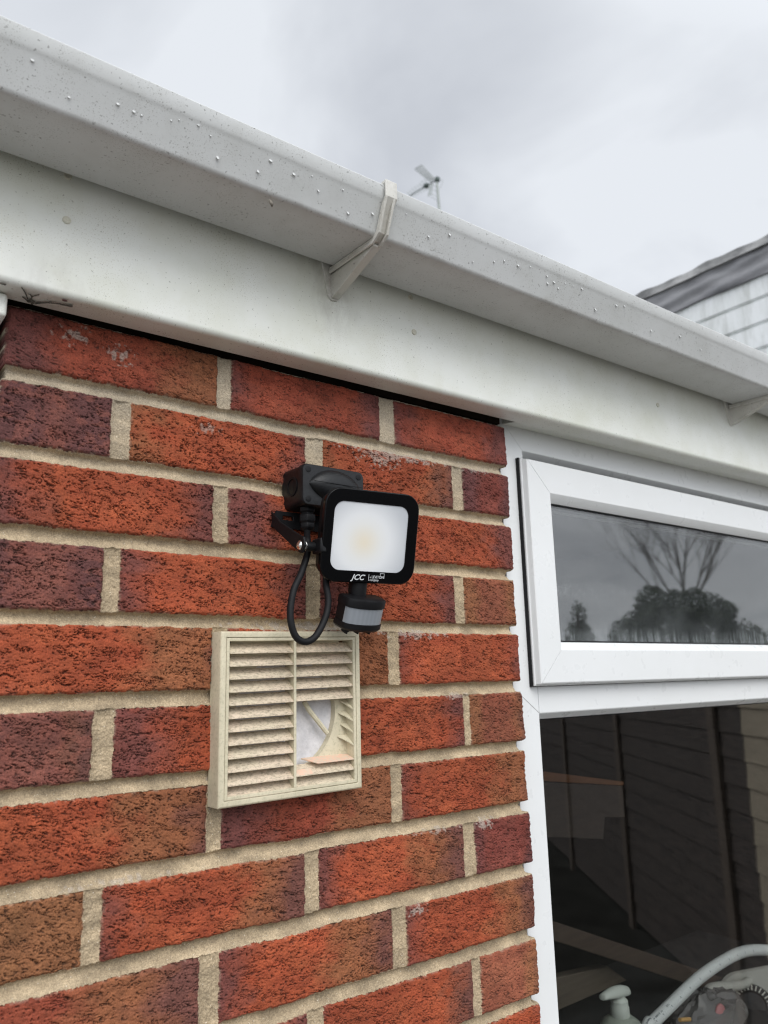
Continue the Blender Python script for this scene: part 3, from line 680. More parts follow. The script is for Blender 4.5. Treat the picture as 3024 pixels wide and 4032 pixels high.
MB().lathe([(10.8, 296.2), (10.8, 294.9), (8.6, 294.9), (8.6, 295.8), (.2, 295.8)], (0, -17, -75), 28, 'x').build('knockout', M['rubber'], jb, smooth=True)
gl_ = thing('cable_gland', 'black hexagonal cable gland screwed into the underside of the junction box', 'cable gland', (311, -24, -122))
MB().lathe([(9.4, -98), (9.4, -103), (7.5, -104), (7.5, -106), (9.8, -106.5), (9.8, -114), (8, -116), (8.6, -117), (8.6, -121), (6, -124), (3.5, -124)], (311, -24, 0), 6).build('gland_body', M['rubber'], gl_, bevel=.8)

# ------------------------------------------------------------------ floodlight with motion sensor
FC = np.array([352.9, -85.0, -136.9]); yaw, pit, rol = math.radians(-8.6), math.radians(13), math.radians(.2)
FM = np.array((Matrix.Rotation(yaw, 3, 'Z') @ Matrix.Rotation(pit, 3, 'X') @ Matrix.Rotation(rol, 3, 'Y')))
ft = lambda q: FM @ q + FC
W_, H_ = 113.0, 98.5
fl = thing('floodlight', 'black square LED floodlight with a white lens, motion sensor and looped cable', 'floodlight', (353, -60, -190))
lx, lz, lw_, lh = -1.2, -.6, 88.5, 72.0
MB().loops([rrect(W_ - 16, H_ - 16, 12, 0, 0, 27), rrect(W_ - 10, H_ - 10, 14, 0, 0, 24), rrect(W_ - 5, H_ - 5, 16, 0, 0, 10), rrect(W_ - 2.5, H_ - 2.5, 17, 0, 0, 7)]).map(ft).build('housing', M['black'], fl, smooth=True)
b = MB()
for i in range(9):
    x = -36 + 9 * i; b.box(x - 1, x + 1, 25, 35, -38, 38)
b.map(ft).build('heat_fins', M['black'], fl)
bez = MB().loops([rrect(W_ - 1.5, H_ - 1.5, 17.5, 0, 0, 7.4), rrect(W_, H_, 18, 0, 0, 6), rrect(W_, H_, 18, 0, 0, 1.4), rrect(W_ - 1.0, H_ - 1.0, 17.6, 0, 0, .5), rrect(W_ - 2.2, H_ - 2.2, 17, 0, 0, .0),
                  rrect(lw_ + .5, lh + .5, 11.2, lx, lz, 0), rrect(lw_ + .3, lh + .3, 11, lx, lz, 1.2)], False, False).map(ft).build('bezel', M['black_gloss'], fl, smooth=True, angle=20)
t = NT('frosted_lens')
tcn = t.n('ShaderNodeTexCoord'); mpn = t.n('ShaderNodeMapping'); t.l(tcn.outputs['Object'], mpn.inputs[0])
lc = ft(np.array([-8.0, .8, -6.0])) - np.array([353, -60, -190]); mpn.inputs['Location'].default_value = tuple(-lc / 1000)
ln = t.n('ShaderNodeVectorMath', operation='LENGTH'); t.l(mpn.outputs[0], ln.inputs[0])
c = t.ramp(ln.outputs['Value'], [(.002, (.78, .71, .58)), (.020, (.77, .77, .75)), (.030, (.76, .77, .78)), (.054, (.50, .52, .55))]); t.col(c); t.rough(.22); t.spec(.5)  # LED tint and the reflector's shading towards the rim, painted into the lens colour
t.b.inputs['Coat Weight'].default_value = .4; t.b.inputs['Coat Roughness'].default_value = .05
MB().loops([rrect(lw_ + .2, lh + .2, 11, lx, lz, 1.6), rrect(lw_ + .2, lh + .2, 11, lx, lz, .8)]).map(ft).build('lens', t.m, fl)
def text_mesh(name, body, size, x, z, parent, mat, shear=0.0, offset=0.0, sx=1.0):
    cu = bpy.data.curves.new(name, 'FONT'); cu.body = body; cu.size = size; cu.shear = shear; cu.offset = offset; cu.extrude = .05; cu.resolution_u = 4
    tmp = bpy.data.objects.new('tmp_text', cu); COL.objects.link(tmp)
    me = bpy.data.meshes.new_from_object(tmp.evaluated_get(bpy.context.evaluated_depsgraph_get()))
    bpy.data.objects.remove(tmp)
    org = ORG[parent.name]
    for v in me.vertices:
        q = np.array([x + v.co.x * sx, -.06 - v.co.z, z + v.co.y])
        v.co = Vector((ft(q) - org) / 1000)
    me.name = name
    o = bpy.data.objects.new(name, me); COL.objects.link(o); me.materials.clear(); me.materials.append(mat); o.parent = parent; ORG[o.name] = org
    return o
bpy.context.view_layer.update()
text_mesh('lettering', 'JCC', 8.0, -19.5, -45.9, bez, M['print'], .35, .16, 1.08)
text_mesh('lettering', 'LEVITON', 4.1, 4.2, -43.6, bez, M['print'], 0, .03, .88)
text_mesh('lettering', 'a', 3.4, 1.9, -43.6, bez, M['print'], 0, 0, .9)
text_mesh('lettering', 'company', 3.7, 1.9, -46.6, bez, M['print'], 0, 0, .82)
b = MB(); b.box(.55, .95, -.1, -.02, -46.4, -39.8)
for (x0, x1, z0, z1) in ((14.2, 19.4, -38.4, -38.0), (14.2, 14.6, -42, -38.0), (19.0, 19.4, -43.6, -38.0)): b.box(x0, x1, -.1, -.02, z0, z1)
b.map(ft).build('logo_mark', M['print'], bez)
# mounting bracket: slotted plate on the wall, arms running out to the pivot
b = MB()
PL = [(282.5, -101), (398, -101), (398, -119.5), (276.5, -119.5)]
SLT = [(291, -105.6), (304, -105.6), (304, -110.2), (291, -110.2)]
def ring4(y): return [(x, y, z) for x, z in PL], [(x, y, z) for x, z in SLT]
o0, i0 = ring4(-5.6); o1, i1 = ring4(-2.6)
b.loops([o0, i0, i1, o1, o0], False, False)
for X in (277.5, 396):
    arm = [(-2.6, -102), (-5.5, -119.5), (-52, -150), (-66, -157), (-72, -150), (-70, -141), (-60, -137), (-22, -117)]
    b.prism_x(arm, X, X + 2.6)
b.build('mounting_bracket', M['black'], fl, bevel=.5)
sc_c = rj(690, 1225, -62)
b = MB().lathe([(7.5, 281), (7.5, 283), (5, 283.4), (5, 300)], (0, sc_c[1] + 2, sc_c[2]), 24, 'x'); b.build('pivot_boss', M['black'], fl, smooth=True)
MB().lathe([(5.4, 281.5), (6.3, 280.8), (6.4, 280.0), (5.9, 279.6), (6.2, 279.0), (6.1, 277.6), (5.4, 275.2), (4.0, 273.4), (2.2, 272.4), (.2, 272.0)], (sc_c[0] - 283.5, sc_c[1], sc_c[2]), 28, 'x').build('pivot_screw', M['steel'], fl, smooth=True, angle=45)
MB().box(296, 304, -74, -56, -156, -140).build('pivot_lug', M['black'], fl, bevel=2)
MB().box(396.0, 402, -74, -56, -156, -140).build('pivot_lug', M['black'], fl, bevel=2)
# looped cable
cp = [np.array([311, -24, -119]), np.array([308, -28, -128]), rj(700, 1150, -44), r3(545, 870, -48), r3(490, 1050, -52), r3(425, 1200, -55), r3(400, 1400, -58), r3(440, 1560, -59), r3(520, 1612, -60), r3(605, 1568, -60), r3(680, 1430, -59), r3(710, 1290, -57), r3(692, 1130, -54), np.array([318, -52, -168])]
MB().tube(smooth_pts(cp, 8), 3.55, 14).build('cable', M['rubber'], fl, smooth=True, angle=180)
MB().lathe([(6.5, -166), (6.5, -178), (5, -182), (3, -182)], (319, -53, 0), 16).build('cable_entry', M['black'], fl, smooth=True)
# sensor
SC = np.array([354.5, -62.0, -215.0]); SM = np.array(Matrix.Rotation(math.radians(22), 3, 'X'))
stf = lambda q: SM @ q + SC
MB().tube([(352, -62, -176), (351, -60, -190), (352, -58, -200)], [10, 10, 9.5], 20).build('sensor_arm', M['black'], fl, smooth=True)
def dsh(wd, yb, yflat, bul, z, n=16, r=3.0):     # D-shaped outline, curved to the front
    L = [(wd / 2, yb, z), (wd / 2, yflat, z)]
    for i in range(1, n):
        a = math.pi * i / n; L.append((wd / 2 * math.cos(a), yflat - bul * math.sin(a) ** .8, z))
    L += [(-wd / 2, yflat, z), (-wd / 2, yb, z)]; return L
sens = MB().loops([dsh(44, 11, -1, 11, 17.5), dsh(48, 12.5, -2, 12.5, 16.6), dsh(49.5, 13, -2, 13.2, 14.5), dsh(49.5, 13, -2, 13.2, 8.0), dsh(47, 13, -2, 11.0, 7.6), dsh(47, 13, -2, 11.0, -9.6),
                   dsh(49.5, 13, -2, 13.2, -10), dsh(49.5, 13, -2, 13.2, -15), dsh(45, 12, -2, 11, -17.5)]).map(stf).build('sensor', M['black'], fl, smooth=True)
t = NT('milky_sensor_lens'); wv = t.n('ShaderNodeTexWave'); wv.inputs['Scale'].default_value = 60; t.l(t.pos((1, .2, 0)), wv.inputs[0])
t.col(t.mix(wv.outputs['Fac'], (.235, .255, .28), (.255, .275, .30))); t.rough(.25); t.bump(wv.outputs['Fac'], .08, .0005)
L = []
for z in (7.4, -9.4): L.append([q for q in dsh(47.6, 13, -2, 12.3, z)[1:-1]])
L2 = [[(x * .98, y + 1.2, z) for x, y, z in l] for l in L]
MB().loops([L[0], L[1], L2[1], L2[0], L[0]], False, False).map(stf).build('sensor_lens', t.m, sens, smooth=True)
for x in (-17, -2.5, 12.5):
    b = MB().lathe([(4.6, -17), (4.6, -20), (3.6, -20.6), (.2, -20.6)], (x, -1, 0), 14)
    b.box(x - .8, x + .8, -5, 3, -22.4, -20); b.map(stf).build('sensor_knob', M['rubber'], sens, bevel=.3)

# ------------------------------------------------------------------ cobweb and leaf scraps on the eaves
t = thing('cobweb', 'grimy cobweb strands on the underside of the fascia above the top left brick', 'cobweb', (30, -25, 64))
b = MB(); rnd = random.Random(3)
def up(x, y): 
    q = None; d = ray(0 + 500 / 1659 * x, 1050 + 500 / 1659 * y); tt = (65.3 + .2 - CAM[2]) / d[2]; return CAM + tt * d + np.array([0, 0, -.4])
for path in ([(285, 260), (330, 330), (375, 440)], [(290, 385), (330, 410), (375, 455)], [(375, 440), (480, 460), (600, 458), (660, 465), (790, 480), (920, 505)], [(660, 465), (740, 470), (920, 515)], [(400, 420), (430, 380), (505, 355)], [(380, 350), (405, 365), (415, 385)], [(410, 480), (470, 470), (640, 460)]):
    P = smooth_pts([up(*q) + np.array([rnd.uniform(-.4, .4), 0, rnd.uniform(-.6, 0)]) for q in path], 6); b.tube(P, [.35 + .35 * rnd.random() for _ in P], 5)
tcw = plain('grimy_silk', (.10, .095, .08), .9, .1)
b.build('strands', tcw, t)
mdeb = plain('cobweb_debris', (.16, .15, .13), .95, .1, .5, 300)
for q in ((405, 430), (395, 455), (430, 450), (915, 510), (925, 505), (660, 462), (420, 470), (40, 220), (60, 225), (25, 215)):
    MB().ball(up(*q), (2.0 * rnd.uniform(.6, 1.3), 1.6, .8), 8, 6).build('debris', mdeb, t, smooth=True)
q = up(845, 437)
o = MB().ball(q, (2.6, 1.3, .9), 10, 6).build('egg_case', plain('insect_brown', (.05, .012, .01), .6), t)
def fleck(name, label, P, size, mat):
    b = MB(); L = []
    for i in range(7):
        u = i / 6; wd = size * .32 * math.sin(math.pi * min(max(u, .06), .96)); L.append([tuple(P + np.array([-wd + size * .3 * u, -1.0 - 1.5 * math.sin(u * 3), -size * u])), tuple(P + np.array([size * .3 * u, -2.6 - 1.5 * math.sin(u * 3), -size * u - 1])), tuple(P + np.array([wd + size * .3 * u, -1.0 - 1.5 * math.sin(u * 3), -size * u]))])
    b.loops(L, False, False, closed=False)
    o = b.build(name, mat, None, smooth=True, angle=180, origin=tuple(P)); s = o.modifiers.new('thickness', 'SOLIDIFY'); s.thickness = .0004
    tag(o, label, 'leaf')
q = r1(1098, 815, -134)
fleck('dead_leaf', 'small curled grey leaf scrap stuck under the front edge of the gutter', q, 8, plain('dead_leaf', (.22, .20, .17), .9, .1, .3, 300))

# ------------------------------------------------------------------ television aerial on its mast, beyond the roof
def far(x, y, D):
    d = ray(1550 + 300 / 1659 * x, 600 + 300 / 1659 * y); d = d / math.hypot(d[0], d[1]); return CAM + d * D
ae = thing('tv_aerial', 'small pale television aerial on a thin mast standing beyond the roof', 'aerial', (*far(960, 1200, 12000)[:2], -2150))
malu = plain('aerial_metal', (.30, .33, .31), .5, .5, .2, 10); mdk = plain('aerial_plastic', (.06, .085, .078), .6)
mt = far(935, 600, 12000); mb_ = far(990, 1220, 12000)
MB().tube([(mb_[0], mb_[1], -2150), tuple(mb_), tuple(mt + np.array([0, 0, 40]))], [26, 24, 22], 10).build('mast', malu, ae, smooth=True)
ns = far(350, 945, 12330); hd = far(950, 590, 11990)
MB().tube([tuple(hd), tuple(ns)], 9, 8).build('boom', mdk, ae, smooth=True)
MB().box(hd[0] - 35, hd[0] + 35, hd[1] - 35, hd[1] + 35, hd[2] - 40, hd[2] + 35).build('clamp', mdk, ae, bevel=6)
nd = far(710, 730, 12120); MB().box(nd[0] - 40, nd[0] + 40, nd[1] - 40, nd[1] + 40, nd[2] - 26, nd[2] + 26).build('dipole_box', mdk, ae, bevel=6)
side = far(560, 560, 12120) - far(730, 740, 12120); side2 = far(790, 955, 12120) - far(800, 740, 12120)
b = MB()
for i in range(8):
    P = np.array(hd) + (np.array(ns) - np.array(hd)) * (.30 + .68 * i / 7); s = 1.0 - .05 * i
    b.tube([tuple(P + side * .62 * s), tuple(P), tuple(P + side2 * .5 * s)], 6.5, 5)
b.build('director_rods', malu, ae, smooth=True)
b = MB(); c0 = far(850, 620, 12010); e0 = far(520, 325, 12010)
dirr = (np.array(hd) - np.array(ns)); dirr = dirr / np.linalg.norm(dirr)
for k in range(5):
    off = dirr * (-40 + 24 * k); b.tube([tuple(c0 + off), tuple(e0 + off * 1.5)], 8, 5)
b.tube([tuple(e0 - dirr * 60), tuple(e0 + dirr * 85)], 5, 5)
e1 = far(770, 955, 12010); c1 = far(820, 690, 12010)
for k in range(4): b.tube([tuple(c1 + dirr * (-20 + 20 * k)), tuple(e1 + dirr * (-25 + 25 * k))], 5.5, 5)
for (x0, y0, x1, y1) in ((1030, 600, 1075, 620), (1075, 620, 1010, 790), (850, 700, 930, 760), (840, 800, 940, 860), (830, 900, 930, 960), (800, 960, 940, 1045)):
    b.tube([tuple(far(x0, y0, 12040)), tuple(far(x1, y1, 12040))], 3.5, 5)
b.build('reflector_grid', malu, ae, smooth=True)

# ------------------------------------------------------------------ the room behind the window
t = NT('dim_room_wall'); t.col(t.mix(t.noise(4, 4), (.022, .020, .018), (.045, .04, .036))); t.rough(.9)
b = MB()
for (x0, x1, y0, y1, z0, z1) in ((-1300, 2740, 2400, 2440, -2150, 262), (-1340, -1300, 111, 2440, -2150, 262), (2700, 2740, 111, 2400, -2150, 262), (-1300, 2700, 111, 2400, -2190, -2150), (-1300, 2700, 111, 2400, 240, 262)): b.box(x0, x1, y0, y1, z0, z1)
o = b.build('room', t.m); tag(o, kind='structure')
t = plain('worktop_laminate', (.022, .022, .022), .8, .4, .3, 20)
o = MB().box(672, 1890, 75, 560, -985, -955).build('worktop', t, bevel=3); tag(o, 'dark grey worktop inside the room just behind the lower pane', 'worktop')
rp = tile(2300, 3600, 724 / 1659)
# soap dispenser
YS = 128
pt = rp(300, 640, YS); neck = rp(322, 850, YS); cxs = neck[0]
sd_ = thing('soap_dispenser', 'pale green plastic soap pump bottle standing on the worktop behind the glass', 'soap bottle', (cxs, YS, -955))
msoap = plain('pale_green_plastic', (.30, .33, .28), .35, .5, .12, 30); mpump = plain('pale_pump_plastic', (.50, .53, .48), .4)
zsh = rp(320, 925, YS)[2]
MB().lathe([(.5, -954.6), (33, -954.5), (36, -950), (36, zsh - 32), (34.5, zsh - 18), (29, zsh - 7), (19, zsh), (15, zsh + 1)], (cxs, YS, 0), 40).build('bottle', msoap, sd_, smooth=True)
zc0 = zsh + 1; zc1 = rp(320, 800, YS)[2]
pm = MB().lathe([(14.6, zc0), (15, zc0 + 1), (14.4, zc1 - 5), (13.4, zc1 - 3), (13.4, zc1 + 4), (11, zc1 + 7), (8.5, zc1 + 8), (8.5, pt[2] - 10)], (cxs, YS, 0), 30).build('collar', mpump, sd_, smooth=True)
nzl = rp(168, 735, YS)
zt_ = pt[2]; b = MB(); L = []
for u in np.linspace(0, 1, 15):                        # swept like a duck's bill: thick dome over the stem, thin drooping spout
    x = rp(392, 700, YS)[0] * (1 - u) + (nzl[0] - 2) * u
    hh = 15 * math.sin(math.pi * min(1, .12 + u * .60)) ** .7 * (1 - .60 * u) + .4; ww = 12 * math.sin(math.pi * min(1, .10 + u * .70)) ** .6 * (1 - .35 * u) + .5
    zc_ = (zt_ - 15) * (1 - u) ** 2 + 2 * u * (1 - u) * (zt_ - 9) + u * u * (nzl[2] - 3)
    L.append([(x, YS + ww * math.cos(a), zc_ + hh * math.sin(a) * (1 if math.sin(a) > 0 else .55)) for a in np.linspace(0, 2 * math.pi, 18, endpoint=False)])
b.loops(L).build('pump_head', mpump, sd_, smooth=True, angle=80)
# white pipe
pp = thing('plastic_pipe', 'bent white plastic pipe arching over the worktop behind the glass', 'pipe', (1100, 120, -955))
P = [np.array([930, 112, -925]), rp(560, 1040, 115), rp(612, 985, 116), rp(800, 800, 120), rp(1030, 580, 124), rp(1260, 420, 128), rp(1450, 335, 130), rp(1659, 325, 132), rp(1850, 380, 134), rp(2100, 560, 136), rp(2300, 800, 138)]
tp = NT('white_pipe'); tp.col((.60, .62, .61)); tp.rough(.35)
pipe = MB().tube(smooth_pts(P, 8), 9.7, 18).build('pipe', tp.m, pp, smooth=True, angle=180)
# depth marks and lettering along the pipe's upper flank
SP = smooth_pts(P, 24); b = MB(); rnd = random.Random(5)
def onpipe(i, f):
    a = np.array(SP[i]); tg = np.array(SP[min(i + 1, len(SP) - 1)]) - np.array(SP[i - 1]); tg /= np.linalg.norm(tg)
    tc_ = CAM - a; tc_ -= tg * (tc_ @ tg); tc_ /= np.linalg.norm(tc_); sd__ = np.cross(tg, tc_)
    r = math.radians(f); return a + (tc_ * math.cos(r) + sd__ * math.sin(r)) * 9.85, tg, tc_, np.cross(tg, tc_)
for i in range(40, 150, 9):
    c, tg, nn, ss = onpipe(i, 12); b.loops([[tuple(c + tg * u * .7 + ss * v * 1.4 + nn * h) for u, v in ((-1, -1), (1, -1), (1, 1), (-1, 1))] for h in (-.3, .05)])
for i in list(range(26, 60, 1)) + list(range(64, 68)):
    if rnd.random() < .25: continue
    c, tg, nn, ss = onpipe(i, -14); hgt = rnd.uniform(.9, 1.5)
    b.loops([[tuple(c + tg * u * rnd.uniform(.5, 1.1) + ss * v * hgt + nn * h) for u, v in ((-1, -1), (1, -1), (1, 1), (-1, 1))] for h in (-.3, .05)])
b.build('lettering', plain('pipe_print', (.16, .17, .18), .7), pipe)
# white appliance with black dial
ap = thing('appliance', 'white appliance with a loop handle and black dial ringed by pale ticks', 'appliance', (1480, 230, -955))
mw = plain('appliance_white', (.52, .51, .46), .4, .5, .1, 20)
YA = 215
dc = rp(1525, 835, YA)
an = (CAM - dc) / np.linalg.norm(CAM - dc); an = an + np.array([0, 0, .35]); an /= np.linalg.norm(an)
ar = np.cross(np.array([0, 0, 1.]), an); ar /= np.linalg.norm(ar); au = np.cross(an, ar)
ca_, sa_ = math.cos(math.radians(16)), math.sin(math.radians(16))
def tilt(q):                                     # the dial plane looks up and out through the pane
    x, z = q[0] * ca_ - q[2] * sa_, q[0] * sa_ + q[2] * ca_
    return dc + ar * x + au * z - an * q[1]
MB().loops([rrect(214, 120, 44, 56, 4, 26), rrect(226, 132, 48, 56, 4, 20), rrect(226, 132, 48, 56, 4, 6), rrect(214, 120, 44, 56, 4, 1)]).map(tilt).build('body', mw, ap, smooth=True)
MB().tube(smooth_pts([rp(1330, 740, YA), rp(1230, 735, YA), rp(1130, 760, YA - 10), rp(1120, 690, YA - 10), rp(1200, 655, YA), rp(1380, 645, YA + 10), rp(1500, 600, YA + 20), rp(1660, 520, YA + 40)], 6), 9, 12).build('handle', mw, ap, smooth=True)
dl = MB().lathe([(41, 0), (41, -5), (38.5, -8), (27, -9), (24, -6), (.5, -6)], (0, 0, 0), 48, 'y').map(tilt).build('dial', plain('dial_black', (.012, .012, .013), .35), ap, smooth=True)
mtk = plain('tick_white', (.7, .68, .6), .5)
for k in range(15):
    a = math.radians(-10 + 190 * k / 14); ca, sa = math.cos(a), math.sin(a)
    MB().loops([[(rr_ * ca - s_ * sa * 1.1, y, rr_ * sa + s_ * ca * 1.1) for rr_, s_ in ((28, -1), (38, -1), (38, 1), (28, 1))] for y in (-8.2, -9.4)]).map(tilt).build('tick_mark', mtk, dl)
# crumpled bag
bgp = thing('plastic_bag', 'crumpled smoky plastic bag of odds and ends beside the white pipe', 'bag', (1150, 150, -955))
b = MB(); cb = rp(1040, 985, 140); L = []
for i in range(1, 26):
    th = math.pi * i / 26; row = []
    for j in range(48):
        ph = 2 * math.pi * j / 48
        n_ = float(fbm(np.array([i * .35]), np.array([math.cos(ph) * 3 + 9]), 7, 3)[0] - .5) + float(fbm(np.array([i * .9 + 30]), np.array([math.sin(ph) * 6 + 9 + ph]), 17, 2)[0] - .5) * .6
        r = 1 + .42 * n_
        row.append((cb[0] + 20 + 108 * r * math.sin(th) * math.cos(ph), cb[1] + 40 * r * math.sin(th) * math.sin(ph), cb[2] - 10 - 56 * r * math.cos(th)))
    L.append(row)
tb = NT('smoky_polythene'); tb.col((.16, .15, .145)); tb.rough(.22); tb.b.inputs['Alpha'].default_value = .8
b.loops(L).build('film', tb.m, bgp, smooth=True, angle=35)
q = rp(1235, 950, 108)
o = MB().ball(tuple(q), (17, 7, 25), 16, 12).build('pink_wrapper', plain('pink_plastic', (.42, .17, .17), .5), bgp, smooth=True)
q = rp(900, 935, 112); MB().tube([tuple(q - np.array([12, 0, 0])), tuple(q + np.array([16, 0, -6]))], 3.2, 10).build('brass_pin', plain('brass_yellow', (.55, .33, .12), .35), bgp, smooth=True)
# planks and battens
def wood(name, a, b_): 
    t = NT(name); t.col(t.mix(t.ramp(t.noise(12, 6, .65, (.6, .6, 9)), [(.35, 0.0), (.65, 1.0)]), a, b_)); t.rough(.75); return t.m
r6 = tile(2000, 2700, 1024 / 1659)
mo = wood('orange_pine', (.16, .06, .018), (.11, .04, .014)); mbw = wood('brown_timber', (.075, .05, .034), (.05, .033, .024))
def plank(name, label, pts, th, mat):
    L = [[tuple(q) for q in pts], [tuple(np.array(q) + np.array([0, th, 0])) for q in pts]]
    o = MB().loops(L).build(name, mat, None, bevel=1.5, origin=tuple(np.mean(pts, 0))); tag(o, label, 'plank'); return o
YP = 300
o = plank('timber_board', 'dark brown board with an orange top edge behind the left of the lower pane', [r6(100, 610, YP), r6(735, 640, YP), r6(748, 840, YP), r6(620, 840, YP), r6(610, 980, YP), r6(100, 960, YP)], 24, wood('dark_board', (.035, .022, .015), (.022, .015, .011)))
tp_ = thing('tmp', None, None, (0, 0, 0)); bpy.data.objects.remove(tp_)
L = [[tuple(q_ + np.array([0, dy_, 0])) for q_ in (r6(100, 530, YP), r6(735, 612, YP), r6(735, 636, YP), r6(100, 600, YP))] for dy_ in (-1, 24)]
MB().loops(L).build('top_edge', mo, o)
plank('timber_plank', 'long brown batten slanting down to the right behind the lower pane', [r6(150, 1455, YP + 40), r6(1420, 1880, YP + 40), r6(1420, 1990, YP + 40), r6(150, 1580, YP + 40)], 30, mbw)
plank('timber_plank', 'short pale board low down behind the soap bottle', [r6(150, 1900, YP + 80), r6(640, 1790, YP + 80), r6(760, 1880, YP + 80), r6(300, 2080, YP + 80), r6(150, 2080, YP + 80)], 24, wood('pale_board', (.12, .095, .068), (.085, .066, .048)))

# ------------------------------------------------------------------ what the panes mirror: yard, fence, trees
t = NT('pale_paving'); c = t.mix(t.ramp(t.noise(1.2, 6, .6), [(.35, 0.0), (.65, 1.0)]), (.17, .16, .145), (.11, .105, .095)); t.col(c); t.rough(.85)
o = MB().add([(-90000, -90000, -2150), (90000, -90000, -2150), (90000, 90000, -2150), (-90000, 90000, -2150)], [(0, 1, 2, 3)]).build('ground', t.m); tag(o, kind='structure')
o = MB().add([(1500, -1900, -2146), (40000, -1900, -2146), (40000, -40000, -2146), (1500, -40000, -2146)], [(0, 1, 2, 3)]).build('dark_sheet', plain('dark_sheet_grey', (.032, .031, .027), .95, .05, .4, 3)); tag(o, kind='structure')  # unseen dark sheet added to keep the lower pane's reflection dark
P0 = np.array([3915., -1400.]); dv = np.array([.6, -.8]); nv = np.array([-.8, -.6])      # nv faces the house
def fence(name, label, s0, s1, ma, mp_, posts, hgt=-235):
    f = thing(name, label, 'fence', (*(P0 + dv * (s0 + s1) / 2), -2150))
    b = MB(); z = -2080.0; rnd = random.Random(9)
    while z < hgt - 20:
        h = 134; y0 = rnd.uniform(0, 3)
        A = [(0 + y0, z), (20 + y0, z), (8 + y0, z + h + 18), (0 + y0, z + h + 18)]
        A = [(20 + y0, z), (12, z), (2, z + h + 18), (9 + y0, z + h + 18)]
        b.loops([[(*(P0 + dv * s + nv * a), zz + (3 * math.sin(s * .9 + z))) for a, zz in A] for s in (s0, s1)])
        z += h
    b.build('boards', ma, f)
    for s in posts:
        c = P0 + dv * s; q = MB().loops([[(*(c + dv * a + nv * e), zz) for a, e in ((-48, 18), (48, 18), (48, 44), (-48, 44))] for zz in (-2150, hgt + 30)]); q.build('post', mp_, f, bevel=4)
    for zz in (-1900, -1250, -520):
        c0, c1 = P0 + dv * s0, P0 + dv * s1
        MB().loops([[(*(c + nv * e), zz + h) for e, h in ((-40, -35), (0, -35), (0, 35), (-40, 35))] for c in (c0, c1)]).build('rail', mp_, f)
fence('fence', 'dark brown feather-edge fence mirrored in the lower pane', 0, 14000, wood('dark_fence', (.10, .078, .066), (.032, .026, .023)), wood('dark_post', (.15, .115, .09), (.09, .07, .055)), [330 + 1830 * i for i in range(8)])
fence('fence', 'pale new feather-edge fence panel mirrored at the right of the lower pane', -1450, -4, wood('pale_fence', (.42, .36, .27), (.32, .27, .20)), wood('pale_post', (.36, .31, .23), (.3, .25, .18)), [-1400])
def leafball(name, label, cat, blobs, n, size, mat, trunk, tm, seed):
    rng = np.random.default_rng(seed); c0 = np.array(trunk[0])
    tr_ = thing(name, label, cat, (c0[0], c0[1], -2150))
    ctr = []; 
    tot = sum(r[0] * r[2] for _, r in blobs)
    V = []; F = []
    for c, r in blobs:
        k = int(n * r[0] * r[2] / tot); d = rng.normal(size=(k, 3)); d /= np.linalg.norm(d, axis=1)[:, None]
        rad = rng.uniform(.35, 1.0, (k, 1)) ** .5 * (1 + rng.normal(size=(k, 1)) * .07); P = np.array(c) + d * rad * np.array(r)
        cl = fbm(P[:, 0] / 160 + 50, P[:, 2] / 160 + 50 + P[:, 1] / 230, seed, 3); P = P[cl > .35]
        for q in P:
            a = rng.normal(size=3); a /= np.linalg.norm(a); b_ = np.cross(a, rng.normal(size=3)); b_ /= np.linalg.norm(b_); s = size * rng.uniform(.6, 1.3)
            i = len(V); V += [tuple(q - a * s), tuple(q + b_ * s * .45), tuple(q + a * s), tuple(q - b_ * s * .45)]; F.append((i, i + 1, i + 2, i + 3))
    m_ = MB(); m_.v = V; m_.f = F; m_.build('crown', mat, tr_, fix=False)
    MB().tube(trunk, [70, 55, 25], 8).build('trunk', tm, tr_, smooth=True)
t = NT('evergreen_leaf'); t.col(t.mix(t.noise(3, 3), (.035, .055, .025), (.07, .095, .04))); t.rough(.6); mleaf = t.m
bark = plain('grey_bark', (.10, .085, .07), .9, .1, .3, 8)
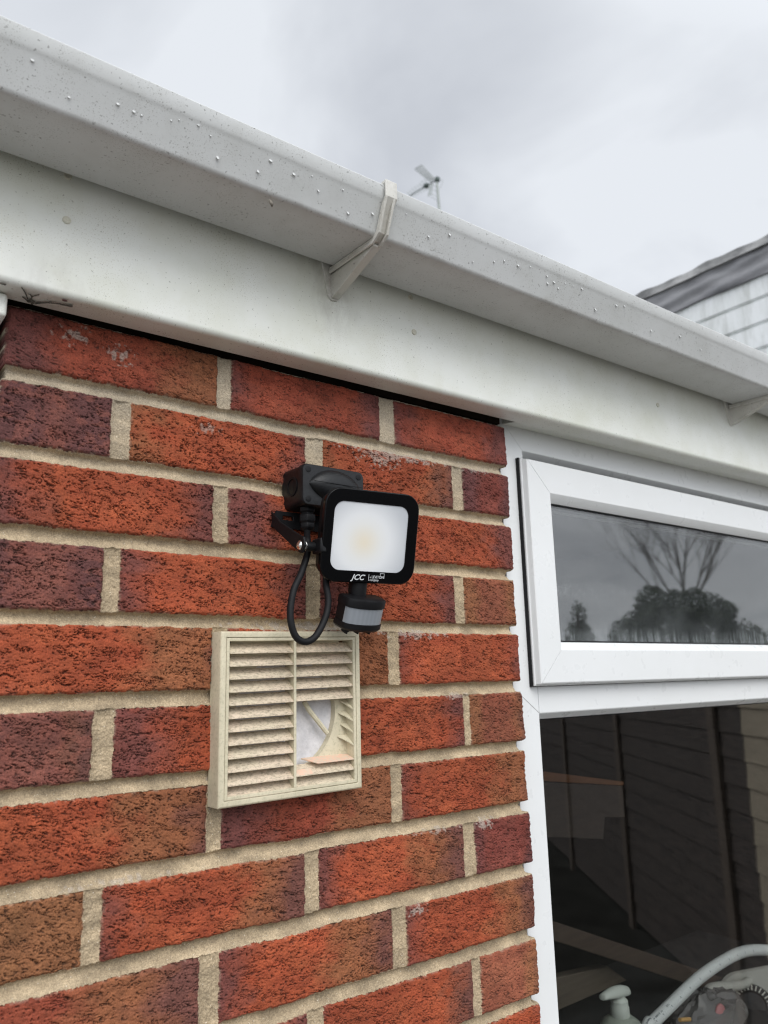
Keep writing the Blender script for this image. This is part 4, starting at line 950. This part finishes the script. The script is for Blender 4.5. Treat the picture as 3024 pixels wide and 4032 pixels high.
leafball('bush', 'broad dark evergreen bush mirrored in the middle of the top pane', 'bush', [((11150, -6480, 420), (560, 560, 560)), ((11480, -6080, 380), (520, 520, 590)), ((10800, -6850, 120), (420, 420, 560)), ((11250, -6350, -600), (950, 950, 800)), ((11900, -5650, 60), (420, 420, 420)), ((11000, -6620, 800), (260, 260, 300)), ((11420, -6150, 830), (240, 240, 220)), ((11240, -6340, 760), (230, 230, 260)), ((11700, -5850, 620), (260, 260, 220)), ((10900, -6720, 480), (260, 260, 250))], 36000, 40, mleaf, [(11250, -6350, -2150), (11250, -6350, -900), (11250, -6350, 300)], bark, 4)
leafball('conifer_tree', 'narrow dark conifer mirrored at the lower left of the top pane', 'tree', [((10190, -7470, 560), (150, 150, 330)), ((10190, -7470, 230), (270, 270, 380)), ((10190, -7470, -600), (380, 380, 900))], 7000, 30, mleaf, [(10190, -7470, -2150), (10190, -7470, -800), (10190, -7470, 700)], bark, 6)
rt = random.Random(12)
bt = thing('bare_tree', 'tall leafless tree with fanning branches mirrored above the bush in the top pane', 'tree', (12800, -7150, -2150))
br = MB(); tw = MB()
def grow(p, d, ln, r, lev, mb):
    P = [np.array(p)]; dd = np.array(d, float)
    for i in range(5):
        dd = dd + np.array([rt.uniform(-.13, .13), rt.uniform(-.13, .13), rt.uniform(-.02, .09)]); dd /= np.linalg.norm(dd); P.append(P[-1] + dd * ln / 5)
    mb.tube([tuple(q) for q in P], [r * .34 * (1 - .11 * i) for i in range(6)], 6 if lev < 2 else 4)
    if lev >= 4: return
    for k in range(5 if lev < 3 else 4):
        i = rt.randint(2, 5); ax = np.array([rt.uniform(-1, 1), rt.uniform(-1, 1), rt.uniform(.1, .9)]); nd_ = dd * 1.0 + ax * .75; nd_ /= np.linalg.norm(nd_)
        grow(P[i], nd_, ln * rt.uniform(.55, .75), r * (1 - .11 * i) * .6, lev + 1, br if lev < 1 else tw)
trk = MB().tube([(12800, -7150, -2150), (12780, -7130, -600), (12800, -7150, 700)], [150, 125, 105], 10).build('trunk', bark, bt, smooth=True)
for (ax, ay, az, r) in ((-.42, -.22, 1, 58), (-.2, .12, 1, 70), (.08, .05, 1, 64), (.4, .25, .85, 55), (.62, -.1, .6, 48), (-.6, -.35, .7, 44), (.25, .4, .8, 46)):
    d = np.array([ax, ay, az]); d /= np.linalg.norm(d); grow((12800, -7150, 620), d, 1500, r, 0, br)
br.build('limbs', bark, bt, smooth=True, fix=False); o = tw.build('twigs', bark, bt, smooth=True, fix=False)
